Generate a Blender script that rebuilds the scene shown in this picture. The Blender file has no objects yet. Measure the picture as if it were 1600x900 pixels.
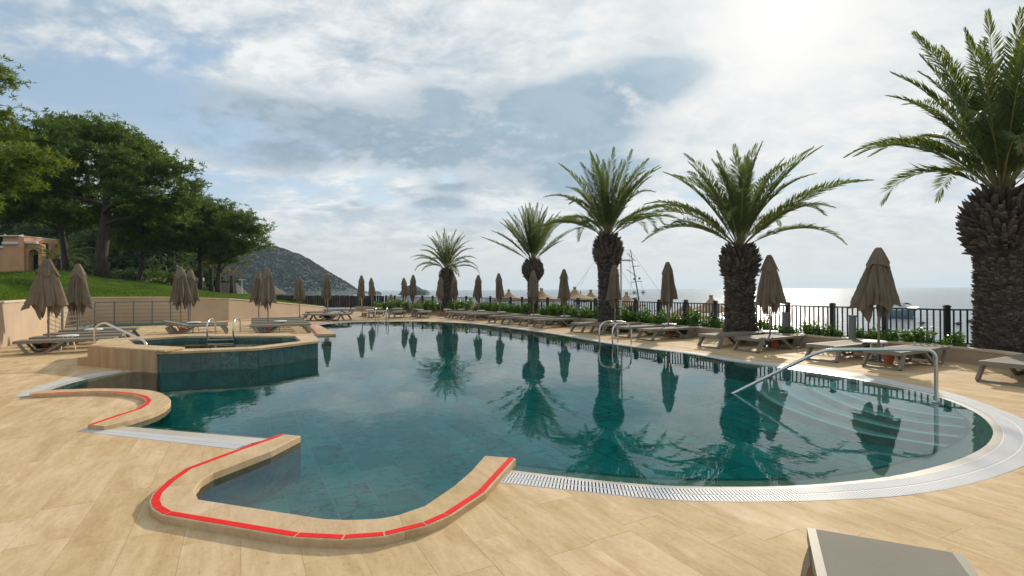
import bpy, math, random
import numpy as np
from mathutils import Matrix, Vector
from mathutils.geometry import delaunay_2d_cdt, tessellate_polygon

C = bpy.context.scene.collection
SC = bpy.context.scene
R = math.radians

# ------------------------------------------------------------------ camera, world, sun, exposure
CAM_H, FPX, HZ, ROLL = 1.5, 800.0, 452.2, -0.0053
pitch = (HZ - 450.0) / FPX
fwd = Vector((0, math.cos(pitch), math.sin(pitch)))
up0 = Vector((0, -math.sin(pitch), math.cos(pitch)))
r0 = Vector((1, 0, 0))
cr, sr = math.cos(ROLL), math.sin(ROLL)
RIGHT = r0 * cr + up0 * sr
UP = up0 * cr - r0 * sr
FWD = fwd
cam_d = bpy.data.cameras.new('camera')
cam = bpy.data.objects.new('camera', cam_d)
C.objects.link(cam)
M3 = Matrix((RIGHT, UP, -FWD)).transposed()
cam.matrix_world = Matrix.Translation((0, 0, CAM_H)) @ M3.to_4x4()
cam_d.sensor_width = 36.0
cam_d.lens = 36.0 * FPX / 1600.0
cam_d.clip_start = 0.05
cam_d.clip_end = 30000
SC.camera = cam

SUN_AZ, SUN_EL = R(28.3), R(25.4)
SUNV = Vector((math.sin(SUN_AZ) * math.cos(SUN_EL), math.cos(SUN_AZ) * math.cos(SUN_EL), math.sin(SUN_EL)))
sun_d = bpy.data.lights.new('sun', 'SUN')
sun_d.energy = 4.0
sun_d.angle = R(1.4)
sun_d.color = (1.0, 0.89, 0.73)
sun = bpy.data.objects.new('sun', sun_d)
C.objects.link(sun)
sun.rotation_euler = SUNV.to_track_quat('Z', 'Y').to_euler()
sun.location = SUNV * 60

SC.view_settings.view_transform = 'Standard'
SC.view_settings.look = 'None'
SC.view_settings.exposure = 0.0
SC.view_settings.gamma = 1.0

W = bpy.data.worlds.new('World')
SC.world = W
W.use_nodes = True


class NG:
    """tiny helper to write node graphs"""
    def __init__(s, tree):
        s.t = tree; s.n = tree.nodes; s.l = tree.links

    def new(s, ty, **kw):
        n = s.n.new(ty)
        for k, v in kw.items():
            setattr(n, k, v)
        return n

    def put(s, sock, v):
        if hasattr(v, 'is_output') or isinstance(v, bpy.types.NodeSocket):
            s.l.new(v, sock)
        elif v is not None:
            if isinstance(v, (tuple, list)) and len(v) == 3 and sock.type == 'RGBA':
                v = (*v, 1)
            sock.default_value = v

    def math(s, op, a, b=None, c=None, clamp=False):
        n = s.new('ShaderNodeMath', operation=op, use_clamp=clamp)
        for i, v in enumerate((a, b, c)):
            if v is not None:
                s.put(n.inputs[i], v)
        return n.outputs[0]

    def vmath(s, op, a, b=None, scale=None):
        n = s.new('ShaderNodeVectorMath', operation=op)
        s.put(n.inputs[0], a)
        if b is not None:
            s.put(n.inputs[1], b)
        if scale is not None:
            s.put(n.inputs['Scale'], scale)
        return n.outputs['Value'] if op in ('DOT_PRODUCT', 'LENGTH') else n.outputs['Vector']

    def noise(s, vec, scale, detail=4, rough=0.55, dist=0.0, out='Fac'):
        n = s.new('ShaderNodeTexNoise')
        s.put(n.inputs['Vector'], vec)
        n.inputs['Scale'].default_value = scale
        n.inputs['Detail'].default_value = detail
        n.inputs['Roughness'].default_value = rough
        n.inputs['Distortion'].default_value = dist
        return n.outputs[out]

    def mapr(s, v, a, b, c=0.0, d=1.0, smooth=False):
        n = s.new('ShaderNodeMapRange')
        n.interpolation_type = 'SMOOTHSTEP' if smooth else 'LINEAR'
        s.put(n.inputs[0], v)
        for i, x in enumerate((a, b, c, d)):
            s.put(n.inputs[i + 1], x)
        return n.outputs[0]

    def mix(s, f, a, b, blend='MIX'):
        n = s.new('ShaderNodeMix', data_type='RGBA', blend_type=blend)
        s.put(n.inputs[0], f); s.put(n.inputs[6], a); s.put(n.inputs[7], b)
        return n.outputs[2]

    def mapping(s, vec, loc=(0, 0, 0), rot=(0, 0, 0), scale=(1, 1, 1)):
        n = s.new('ShaderNodeMapping')
        s.put(n.inputs[0], vec)
        n.inputs[1].default_value = loc; n.inputs[2].default_value = rot; n.inputs[3].default_value = scale
        return n.outputs[0]

    def xyz(s, v):
        n = s.new('ShaderNodeSeparateXYZ'); s.put(n.inputs[0], v)
        return n.outputs

    def comb(s, x, y, z):
        n = s.new('ShaderNodeCombineXYZ')
        for i, v in enumerate((x, y, z)):
            s.put(n.inputs[i], v)
        return n.outputs[0]

    def ramp(s, f, stops):
        n = s.new('ShaderNodeValToRGB')
        e = n.color_ramp.elements
        while len(e) < len(stops):
            e.new(0.5)
        for i, (p, c) in enumerate(stops):
            e[i].position = p; e[i].color = (*c, 1)
        s.put(n.inputs[0], f)
        return n.outputs[0]


def build_world():
    g = NG(W.node_tree)
    for n in list(g.n):
        g.n.remove(n)
    out = g.new('ShaderNodeOutputWorld')
    bg = g.new('ShaderNodeBackground')
    bg.inputs[1].default_value = 0.138
    g.l.new(bg.outputs[0], out.inputs[0])
    sky = g.new('ShaderNodeTexSky', sky_type='NISHITA')
    sky.sun_disc = False
    sky.sun_elevation = SUN_EL
    sky.sun_rotation = SUN_AZ
    sky.air_density = 1.0
    sky.dust_density = 2.0
    sky.ozone_density = 1.5
    d = g.new('ShaderNodeTexCoord').outputs['Generated']
    x, y, z = g.xyz(d)[:3]
    az = g.math('ARCTAN2', x, y)
    el = g.math('ARCSINE', z)
    zc = g.math('MAXIMUM', z, 0.0)
    inv = g.math('DIVIDE', 1.0, g.math('ADD', zc, 0.30))
    p = g.comb(g.math('MULTIPLY', x, inv), g.math('MULTIPLY', y, inv), 0.0)
    p = g.mapping(p, loc=(3.3, 1.7, 0), rot=(0, 0, R(-18)), scale=(1.5, 1.9, 1))
    warp = g.vmath('SCALE', g.vmath('SUBTRACT', g.noise(p, 1.3, 3, out='Color'), (0.5, 0.5, 0.5)), scale=0.3)
    pw = g.vmath('ADD', p, warp)
    fbm = g.noise(pw, 1.5, 9, 0.56)
    fine = g.noise(pw, 5.5, 7, 0.62)
    big = g.noise(g.vmath('ADD', pw, (4.2, 9.1, 0)), 1.1, 5, 0.55)
    puff = g.noise(g.vmath('ADD', pw, (1.2, 3.1, 0)), 2.6, 9, 0.62)
    ragged = g.mapr(g.math('ADD', g.math('MULTIPLY', puff, 0.5), g.math('MULTIPLY', fine, 0.5)), 0.37, 0.61, 0.02, 1.5)
    def azel(px, py):
        v = FWD + RIGHT * ((px - 800) / FPX) + UP * ((450 - py) / FPX)
        v.normalize()
        return math.atan2(v.x, v.y), math.asin(v.z)
    def bank(acc, lst, rag=None):
        for (px, py, wx, wy, amt) in lst:
            a0, e0 = azel(px, py)
            qa = g.math('DIVIDE', g.math('SUBTRACT', az, a0), wx / FPX)
            qe = g.math('DIVIDE', g.math('SUBTRACT', el, e0), wy / FPX)
            q = g.math('ADD', g.math('MULTIPLY', qa, qa), g.math('MULTIPLY', qe, qe))
            gs = g.math('MULTIPLY', g.math('EXPONENT', g.math('MULTIPLY', q, -0.7)), amt)
            if rag is not None:
                gs = g.math('MULTIPLY', gs, rag)
            acc = g.math('ADD', acc, gs)
        return acc
    # where the blue shows through (negative) and where the cloud deck is whitest
    cover = g.math('ADD', g.math('MULTIPLY', fbm, 0.8), g.math('MULTIPLY', fine, 0.3))
    cover = bank(cover, [(100, 150, 130, 60, -.14), (270, 55, 70, 40, -.12), (330, 290, 240, 40, -.10), (420, 30, 60, 30, -.08), (640, 20, 60, 20, -.05), (520, 120, 200, 60, .08), (350, 110, 150, 40, .06),
                         (1150, 110, 260, 120, .12), (760, 60, 160, 50, .06), (850, 300, 80, 20, .06)])
    mask = g.mapr(cover, 0.38, 0.56, smooth=True)
    # grey undersides
    shade = g.math('ADD', g.math('MULTIPLY', g.math('SUBTRACT', big, 0.5), 1.1), 0.22)
    shade = bank(shade, [(880, 195, 130, 48, .62), (1000, 135, 90, 38, .55), (1080, 105, 50, 22, .45), (650, 238, 90, 24, .62), (690, 150, 90, 26, .32), (930, 282, 90, 24, .55), (680, 320, 34, 10, .6), (705, 290, 46, 8, .35),
                         (400, 235, 120, 24, .30), (270, 185, 130, 26, .34), (160, 120, 140, 30, .12), (540, 190, 110, 22, .30), (620, 100, 120, 24, .18), (1130, 180, 26, 14, .30), (1320, 215, 50, 12, .25), (420, 160, 120, 14, .16),
                         (1130, 245, 120, 20, .25), (1250, 90, 220, 90, -.5), (1350, 300, 260, 70, -.4), (500, 80, 260, 30, -.12), (760, 100, 70, 24, -.2)], ragged)
    thick = g.mapr(shade, 0.20, 0.66, smooth=True)
    cosun = g.vmath('DOT_PRODUCT', d, tuple(SUNV))
    near = g.math('POWER', g.math('MAXIMUM', cosun, 0.0), 7.0)
    glow = g.math('POWER', g.math('MAXIMUM', cosun, 0.0), 130.0)
    lit = g.mapr(g.math('ADD', g.math('MULTIPLY', puff, 0.55), g.math('MULTIPLY', fine, 0.45)), 0.40, 0.58)
    white = g.mix(near, g.mix(lit, (3.1, 3.85, 4.5), (6.7, 6.75, 6.7)), g.mix(lit, (5.5, 5.75, 5.9), (6.6, 6.55, 6.4)))
    dark = g.mix(near, g.mix(lit, (1.65, 2.4, 3.1), (2.3, 3.1, 3.8)), g.mix(lit, (2.0, 3.0, 3.9), (2.8, 3.8, 4.6)))
    ccol = g.mix(g.math('MULTIPLY', thick, 0.92), white, dark)
    skyc = g.mix(0.4, g.vmath('MINIMUM', sky.outputs[0], (5.0, 5.9, 6.5)), (3.6, 4.9, 6.0))
    col = g.mix(g.math('MULTIPLY', mask, 0.94), skyc, ccol)
    hz = g.mapr(el, 0.02, 0.19, 1.0, 0.0, smooth=True)
    col = g.mix(g.math('MULTIPLY', hz, 0.88), col, g.mix(near, (5.0, 5.1, 5.1), (5.9, 5.95, 5.85)))
    col = g.mix(glow, col, (7.7, 7.55, 7.3))
    g.l.new(col, bg.inputs[0])


build_world()

# ------------------------------------------------------------------ pixel of the photograph -> point of the place
def ray(px, py):
    return FWD + RIGHT * ((px - 800) / FPX) + UP * ((450 - py) / FPX)


def P(px, py, z=0.0):
    d = ray(px, py)
    t = (z - CAM_H) / d.z
    return Vector((d.x * t, d.y * t, z))


def PY(px, py, Y):
    d = ray(px, py)
    t = Y / d.y
    return Vector((d.x * t, Y, CAM_H + d.z * t))


def PL(pts, z=0.0):
    return [P(a, b, z).xy for a, b in pts]


# ------------------------------------------------------------------ materials
MAT = {}


def pm(name, col, rough=0.6, metal=0.0, var=0.0, vscale=3.0, stretch=(1, 1, 1), bump=0.0, bscale=30.0, coat=0.0, spec=0.5, island=0.0):
    m = bpy.data.materials.new(name)
    m.use_nodes = True
    g = NG(m.node_tree)
    b = g.n['Principled BSDF']
    b.inputs['Roughness'].default_value = rough
    b.inputs['Metallic'].default_value = metal
    b.inputs['Specular IOR Level'].default_value = spec
    b.inputs['Coat Weight'].default_value = coat
    c = (*col, 1)
    b.inputs['Base Color'].default_value = c
    pos = g.new('ShaderNodeNewGeometry').outputs['Position']
    if var:
        v = g.mapping(pos, scale=stretch)
        f = g.noise(v, vscale, 6, 0.6)
        lo = tuple(max(0, k * (1 - var)) for k in col); hi = tuple(min(1, k * (1 + var)) for k in col)
        cc = g.mix(g.mapr(f, 0.3, 0.7), lo, hi)
        if island:
            rpi = g.new('ShaderNodeNewGeometry').outputs['Random Per Island']
            cc = g.mix(1.0, cc, g.comb(*(g.mapr(rpi, 0, 1, 1 - island, 1 + island),) * 3), 'MULTIPLY')
        g.l.new(cc, b.inputs['Base Color'])
    if bump:
        bn = g.new('ShaderNodeBump')
        bn.inputs['Strength'].default_value = bump
        bn.inputs['Distance'].default_value = 0.02
        g.l.new(g.noise(g.mapping(pos, scale=stretch), bscale, 5, 0.6), bn.inputs['Height'])
        g.l.new(bn.outputs[0], b.inputs['Normal'])
    MAT[name] = m
    return m


TH = R(28)   # the grid of the paving is turned 28 degrees
AV = Vector((math.cos(TH), math.sin(TH)))
BV = Vector((-math.sin(TH), math.cos(TH)))


def stone_mat(name, c0, c1, c2, rough=0.5, vertical=False, attr=True, coat=0.0):
    m = bpy.data.materials.new(name)
    m.use_nodes = True
    g = NG(m.node_tree)
    b = g.n['Principled BSDF']
    pos = g.new('ShaderNodeNewGeometry').outputs['Position']
    if attr:
        at = g.new('ShaderNodeAttribute', attribute_name='rnd').outputs['Fac']
        off = g.comb(g.math('MULTIPLY', at, 91.0), g.math('MULTIPLY', at, 57.0), g.math('MULTIPLY', at, 13.0))
    else:
        at = None
        off = (0, 0, 0)
    if vertical:
        v = g.mapping(pos, rot=(0, 0, -TH), scale=(1.0, 1.0, 0.06))
    else:
        v = g.mapping(pos, rot=(0, 0, -TH))
        v = g.mapping(v, scale=(1.0, 0.24, 1.0))
    v = g.vmath('ADD', v, off)
    f1 = g.noise(v, 5.0, 7, 0.62, 0.6)
    f2 = g.noise(v, 26.0, 5, 0.65, 0.3)
    f = g.math('ADD', g.math('MULTIPLY', f1, 0.68), g.math('MULTIPLY', f2, 0.32))
    f3 = g.noise(g.mapping(v, scale=(1.6, 1.0, 1)), 1.5, 4, 0.6, 1.2)
    f4 = g.noise(g.vmath('ADD', pos, off), 34.0, 6, 0.7, 0.5)
    f = g.math('ADD', g.math('ADD', g.math('MULTIPLY', f, 0.62), g.math('MULTIPLY', f3, 0.24)), g.math('MULTIPLY', f4, 0.18))
    col = g.ramp(f, [(0.375, c2), (0.51, c0), (0.63, c1)])
    if attr:
        k = g.mapr(at, 0, 1, 0.935, 1.05)
        col = g.mix(1.0, col, g.comb(k, k, g.math('MULTIPLY', k, k)), 'MULTIPLY')
    # small pits and stains
    pit = g.mapr(g.noise(g.vmath('ADD', v, (7, 7, 7)), 60, 2, 0.5), 0.66, 0.74)
    col = g.mix(g.math('MULTIPLY', pit, 0.35), col, (0.20, 0.13, 0.07))
    st = g.mapr(g.noise(pos, 0.9, 5, 0.6), 0.45, 0.72)
    col = g.mix(g.math('MULTIPLY', st, 0.22), col, tuple(x * 0.62 for x in c0))
    g.l.new(col, b.inputs['Base Color'])
    b.inputs['Specular IOR Level'].default_value = 0.03
    rr = g.mapr(g.noise(pos, 1.7, 4), 0.3, 0.7, rough - 0.12, rough + 0.12)
    g.l.new(rr, b.inputs['Roughness'])
    b.inputs['Coat Weight'].default_value = coat
    bn = g.new('ShaderNodeBump')
    bn.inputs['Strength'].default_value = 0.25
    bn.inputs['Distance'].default_value = 0.006
    g.l.new(f2, bn.inputs['Height'])
    g.l.new(bn.outputs[0], b.inputs['Normal'])
    MAT[name] = m
    return m


def leaf_mat(name, c0, c1, trans=0.35, scale=2.0, rough=0.5):
    m = bpy.data.materials.new(name)
    m.use_nodes = True
    g = NG(m.node_tree)
    b = g.n['Principled BSDF']
    geo = g.new('ShaderNodeNewGeometry')
    f = g.math('ADD', g.math('MULTIPLY', g.noise(geo.outputs['Position'], scale, 3), 0.6), g.math('MULTIPLY', geo.outputs['Random Per Island'], 0.4))
    col = g.mix(g.mapr(f, 0.25, 0.75), c0, c1)
    g.l.new(col, b.inputs['Base Color'])
    b.inputs['Roughness'].default_value = rough
    b.inputs['Specular IOR Level'].default_value = 0.35
    tr = g.new('ShaderNodeBsdfTranslucent')
    g.l.new(g.mix(1.0, col, (1.9, 1.7, 0.6), 'MULTIPLY'), tr.inputs[0])
    mx = g.new('ShaderNodeMixShader')
    mx.inputs[0].default_value = trans
    g.l.new(b.outputs[0], mx.inputs[1]); g.l.new(tr.outputs[0], mx.inputs[2])
    g.l.new(mx.outputs[0], g.n['Material Output'].inputs[0])
    MAT[name] = m
    return m


def water_mat(name, tint, wave=0.0032, scale=2.6):
    m = bpy.data.materials.new(name)
    m.use_nodes = True
    g = NG(m.node_tree)
    g.n.remove(g.n['Principled BSDF'])
    pos = g.new('ShaderNodeNewGeometry').outputs['Position']
    v = g.mapping(pos, scale=(1.0, 0.75, 1))
    calm = g.mapr(g.noise(pos, 0.45, 2), 0.38, 0.62, 0.25, 1.0)
    h = g.math('ADD', g.math('MULTIPLY', g.noise(v, scale, 3, 0.5, 0.4), 1.0), g.math('MULTIPLY', g.noise(v, scale * 4.5, 2, 0.5), 0.16))
    h = g.math('MULTIPLY', h, calm)
    bn = g.new('ShaderNodeBump')
    bn.inputs['Strength'].default_value = 1.0
    bn.inputs['Distance'].default_value = wave
    g.l.new(h, bn.inputs['Height'])
    fr = g.new('ShaderNodeFresnel'); fr.inputs[0].default_value = 1.48
    g.l.new(bn.outputs[0], fr.inputs['Normal'])
    gl = g.new('ShaderNodeBsdfGlossy'); gl.inputs['Roughness'].default_value = 0.0
    g.l.new(bn.outputs[0], gl.inputs['Normal'])
    tr = g.new('ShaderNodeBsdfTransparent'); tr.inputs[0].default_value = (*tint, 1)
    mx = g.new('ShaderNodeMixShader')
    g.l.new(fr.outputs[0], mx.inputs[0]); g.l.new(tr.outputs[0], mx.inputs[1]); g.l.new(gl.outputs[0], mx.inputs[2])
    g.l.new(mx.outputs[0], g.n['Material Output'].inputs[0])
    MAT[name] = m
    return m


def marble_mat(name, c0, c1, vein, attr=True, rough=0.35):
    m = bpy.data.materials.new(name)
    m.use_nodes = True
    g = NG(m.node_tree)
    b = g.n['Principled BSDF']
    pos = g.new('ShaderNodeNewGeometry').outputs['Position']
    if attr:
        at = g.new('ShaderNodeAttribute', attribute_name='rnd').outputs['Fac']
        pos2 = g.vmath('ADD', pos, g.comb(g.math('MULTIPLY', at, 31.0), g.math('MULTIPLY', at, 77.0), 0.0))
    else:
        pos2 = pos
    w = g.vmath('SCALE', g.vmath('SUBTRACT', g.noise(pos2, 4.0, 4, out='Color'), (.5, .5, .5)), scale=0.5)
    pv = g.vmath('ADD', pos2, w)
    vo = g.new('ShaderNodeTexVoronoi', feature='DISTANCE_TO_EDGE')
    vo.inputs['Scale'].default_value = 4.2
    g.l.new(pv, vo.inputs['Vector'])
    vm = g.mapr(vo.outputs['Distance'], 0.0, 0.07, 1.0, 0.0, smooth=True)
    gate = g.mapr(g.noise(pos2, 1.6, 3), 0.42, 0.6)
    col = g.mix(g.mapr(g.noise(pos2, 3.2, 6, 0.65, 1.0), 0.3, 0.7), c0, c1)
    col = g.mix(g.math('MULTIPLY', g.math('MULTIPLY', vm, gate), 0.8), col, vein)
    if attr:
        k = g.mapr(at, 0, 1, 0.8, 1.2)
        col = g.mix(1.0, col, g.comb(k, k, k), 'MULTIPLY')
    g.l.new(col, b.inputs['Base Color'])
    b.inputs['Roughness'].default_value = rough
    MAT[name] = m
    return m


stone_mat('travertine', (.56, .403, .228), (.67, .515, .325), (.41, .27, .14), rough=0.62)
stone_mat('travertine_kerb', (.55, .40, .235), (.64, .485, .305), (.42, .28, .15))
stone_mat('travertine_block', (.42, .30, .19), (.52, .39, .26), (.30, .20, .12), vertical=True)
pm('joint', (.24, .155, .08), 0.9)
pm('deck_base', (.44, .30, .16), 0.85, var=0.15)  # brown of the sheet below the paving, seen in the joints
marble_mat('pool_marble', (.002, .27, .26), (.010, .47, .43), (.001, .035, .045))
marble_mat('spa_marble', (.03, .085, .08), (.085, .15, .14), (.015, .04, .04), rough=0.22)
pm('pool_grout', (.13, .46, .43), 0.7)
pm('spa_grout', (.10, .17, .16), 0.7)
pm('lip_stone', (.56, .50, .41), 0.25, var=0.06, vscale=2.0)
pm('grate_plastic', (.62, .62, .62), 0.55, var=0.04, spec=0.2)
pm('channel', (.05, .055, .06), 0.9)
pm('red_tile', (.74, .010, .007), 0.55, var=0.10, vscale=9, spec=0.2)
pm('faded_red', (.60, .22, .15), 0.5, var=0.12, vscale=9)
pm('step_white', (.82, .86, .82), 0.5)
pm('step_teal', (.42, .52, .47), 0.5, var=0.2)
water_mat('pool_water', (.60, .93, .91))
water_mat('spa_water', (.34, .80, .78), wave=0.004)
pm('steel', (.62, .61, .59), 0.18, metal=1.0)
pm('dark_steel', (.16, .165, .165), 0.4, metal=0.7)
pm('lounger_plastic', (.22, .20, .16), 0.55, var=0.06, spec=0.25)
pm('lounger_sling', (.205, .185, .15), 0.75, spec=0.15, var=0.06, bump=0.2, bscale=160)
pm('white_plastic', (.76, .76, .74), 0.4)
pm('terracotta', (.42, .135, .05), 0.7, var=0.15, vscale=8)
pm('pole_paint', (.20, .165, .12), 0.4)
pm('fence_paint', (.012, .02, .024), 0.4)
pm('reed', (.05, .04, .03), 0.9, var=0.4, vscale=14, stretch=(1, 1, .1))
pm('planter_render', (.42, .325, .22), 0.85, var=0.12, vscale=2.5, bump=0.15)
pm('wall_render', (.45, .345, .235), 0.85, var=0.10, vscale=0.9, bump=0.15)
pm('wall_cap', (.60, .48, .34), 0.7, var=0.08)
pm('soil', (.11, .08, .05), 0.95, var=0.4, vscale=6, bump=0.5)
pm('grey_post', (.16, .17, .17), 0.6)
pm('house_render', (.56, .30, .165), 0.85, var=0.10, vscale=1.2)
pm('house_trim', (.66, .62, .56), 0.7)
pm('dark_glass', (.012, .02, .02), 0.1)
pm('thatch', (.30, .205, .115), 0.95, var=0.45, vscale=9, stretch=(1, 1, .25), bump=0.8, bscale=24)
pm('thatch_dark', (.10, .085, .075), 0.95, var=0.4, vscale=9, bump=0.6)
pm('wood_dark', (.09, .065, .045), 0.8, var=0.3)
pm('sand', (.50, .40, .28), 0.95, var=0.12, vscale=1.5, bump=0.4)
pm('palm_bark', (.042, .037, .034), 0.95, var=0.45, vscale=5, bump=0.6, island=0.5)
pm('palm_scale', (.085, .070, .056), 0.9, var=0.45, vscale=7, island=0.6)
pm('pine_bark', (.055, .042, .034), 0.95, var=0.4, vscale=5, stretch=(1, 1, .35), bump=0.9, bscale=10)
leaf_mat('palm_leaf', (.062, .105, .038), (.13, .165, .055), 0.48, 1.5, 0.42)
leaf_mat('palm_leaf_dry', (.16, .115, .05), (.24, .17, .075), 0.25)
pm('palm_rachis', (.20, .19, .06), 0.55, var=0.2)
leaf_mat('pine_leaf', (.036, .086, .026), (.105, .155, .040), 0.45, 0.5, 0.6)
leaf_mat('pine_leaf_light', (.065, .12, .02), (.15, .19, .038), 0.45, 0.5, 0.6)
leaf_mat('forest_leaf', (.026, .058, .032), (.07, .105, .04), 0.32, 0.4, 0.6)
leaf_mat('scrub_leaf', (.005, .021, .021), (.015, .036, .032), 0.10, 0.08, 0.9)
leaf_mat('shrub_leaf', (.05, .13, .02), (.12, .22, .04), 0.35, 3.0, 0.4)
leaf_mat('grass_blade', (.036, .082, .005), (.125, .18, .013), 0.35, 0.45, 0.9)
pm('lawn_soil', (.042, .085, .007), 0.95, var=0.55, vscale=0.7, bump=0.5, spec=0.05)
pm('boat_white', (.70, .70, .68), 0.3)
pm('boat_blue', (.20, .30, .38), 0.35)
pm('boat_wood', (.17, .085, .04), 0.5)
pm('canvas_navy', (.015, .02, .03), 0.8)
pm('flag_red', (.62, .02, .03), 0.7)
pm('rope', (.12, .11, .10), 0.8)


def fabric_mat():
    m = bpy.data.materials.new('parasol_fabric')
    m.use_nodes = True
    g = NG(m.node_tree)
    b = g.n['Principled BSDF']
    pos = g.new('ShaderNodeNewGeometry').outputs['Position']
    col = g.mix(g.mapr(g.noise(pos, 3.0, 5), 0.3, 0.7), (.175, .14, .10), (.225, .183, .134))
    rnd = g.new('ShaderNodeObjectInfo').outputs['Random']
    k = g.mapr(rnd, 0, 1, 0.85, 1.15)
    col = g.mix(1.0, col, g.comb(k, k, k), 'MULTIPLY')
    g.l.new(col, b.inputs['Base Color'])
    b.inputs['Roughness'].default_value = 0.9
    b.inputs['Specular IOR Level'].default_value = 0.2
    tr = g.new('ShaderNodeBsdfTranslucent')
    g.l.new(g.mix(1.0, col, (1.25, 1.0, .75), 'MULTIPLY'), tr.inputs[0])
    mx = g.new('ShaderNodeMixShader'); mx.inputs[0].default_value = 0.22
    g.l.new(b.outputs[0], mx.inputs[1]); g.l.new(tr.outputs[0], mx.inputs[2])
    g.l.new(mx.outputs[0], g.n['Material Output'].inputs[0])
    bn = g.new('ShaderNodeBump'); bn.inputs['Strength'].default_value = 0.3; bn.inputs['Distance'].default_value = 0.02
    g.l.new(g.noise(pos, 9, 4), bn.inputs['Height']); g.l.new(bn.outputs[0], b.inputs['Normal'])
    MAT['parasol_fabric'] = m


fabric_mat()


def sea_mat():
    m = bpy.data.materials.new('sea')
    m.use_nodes = True
    g = NG(m.node_tree)
    b = g.n['Principled BSDF']
    b.inputs['Base Color'].default_value = (.035, .075, .095, 1)
    b.inputs['Roughness'].default_value = 0.16
    b.inputs['IOR'].default_value = 1.33
    pos = g.new('ShaderNodeNewGeometry').outputs['Position']
    v = g.mapping(pos, scale=(0.45, 1.0, 1))
    h = g.math('ADD', g.noise(v, 0.35, 6, 0.6), g.math('MULTIPLY', g.noise(g.mapping(pos, scale=(.25, 1, 1)), 0.06, 3), 1.6))
    bn = g.new('ShaderNodeBump'); bn.inputs['Strength'].default_value = 0.9; bn.inputs['Distance'].default_value = 0.55
    g.l.new(h, bn.inputs['Height']); g.l.new(bn.outputs[0], b.inputs['Normal'])
    MAT['sea'] = m


sea_mat()


def hill_mat():
    m = bpy.data.materials.new('hill')
    m.use_nodes = True
    g = NG(m.node_tree)
    b = g.n['Principled BSDF']
    pos = g.new('ShaderNodeNewGeometry').outputs['Position']
    f = g.noise(pos, 0.06, 7, 0.65)
    col = g.ramp(f, [(.32, (.008, .026, .024)), (.52, (.016, .042, .034)), (.66, (.06, .07, .055)), (.76, (.14, .12, .095))])
    g.l.new(col, b.inputs['Base Color']); b.inputs['Roughness'].default_value = 0.95
    MAT['hill'] = m


hill_mat()

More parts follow.
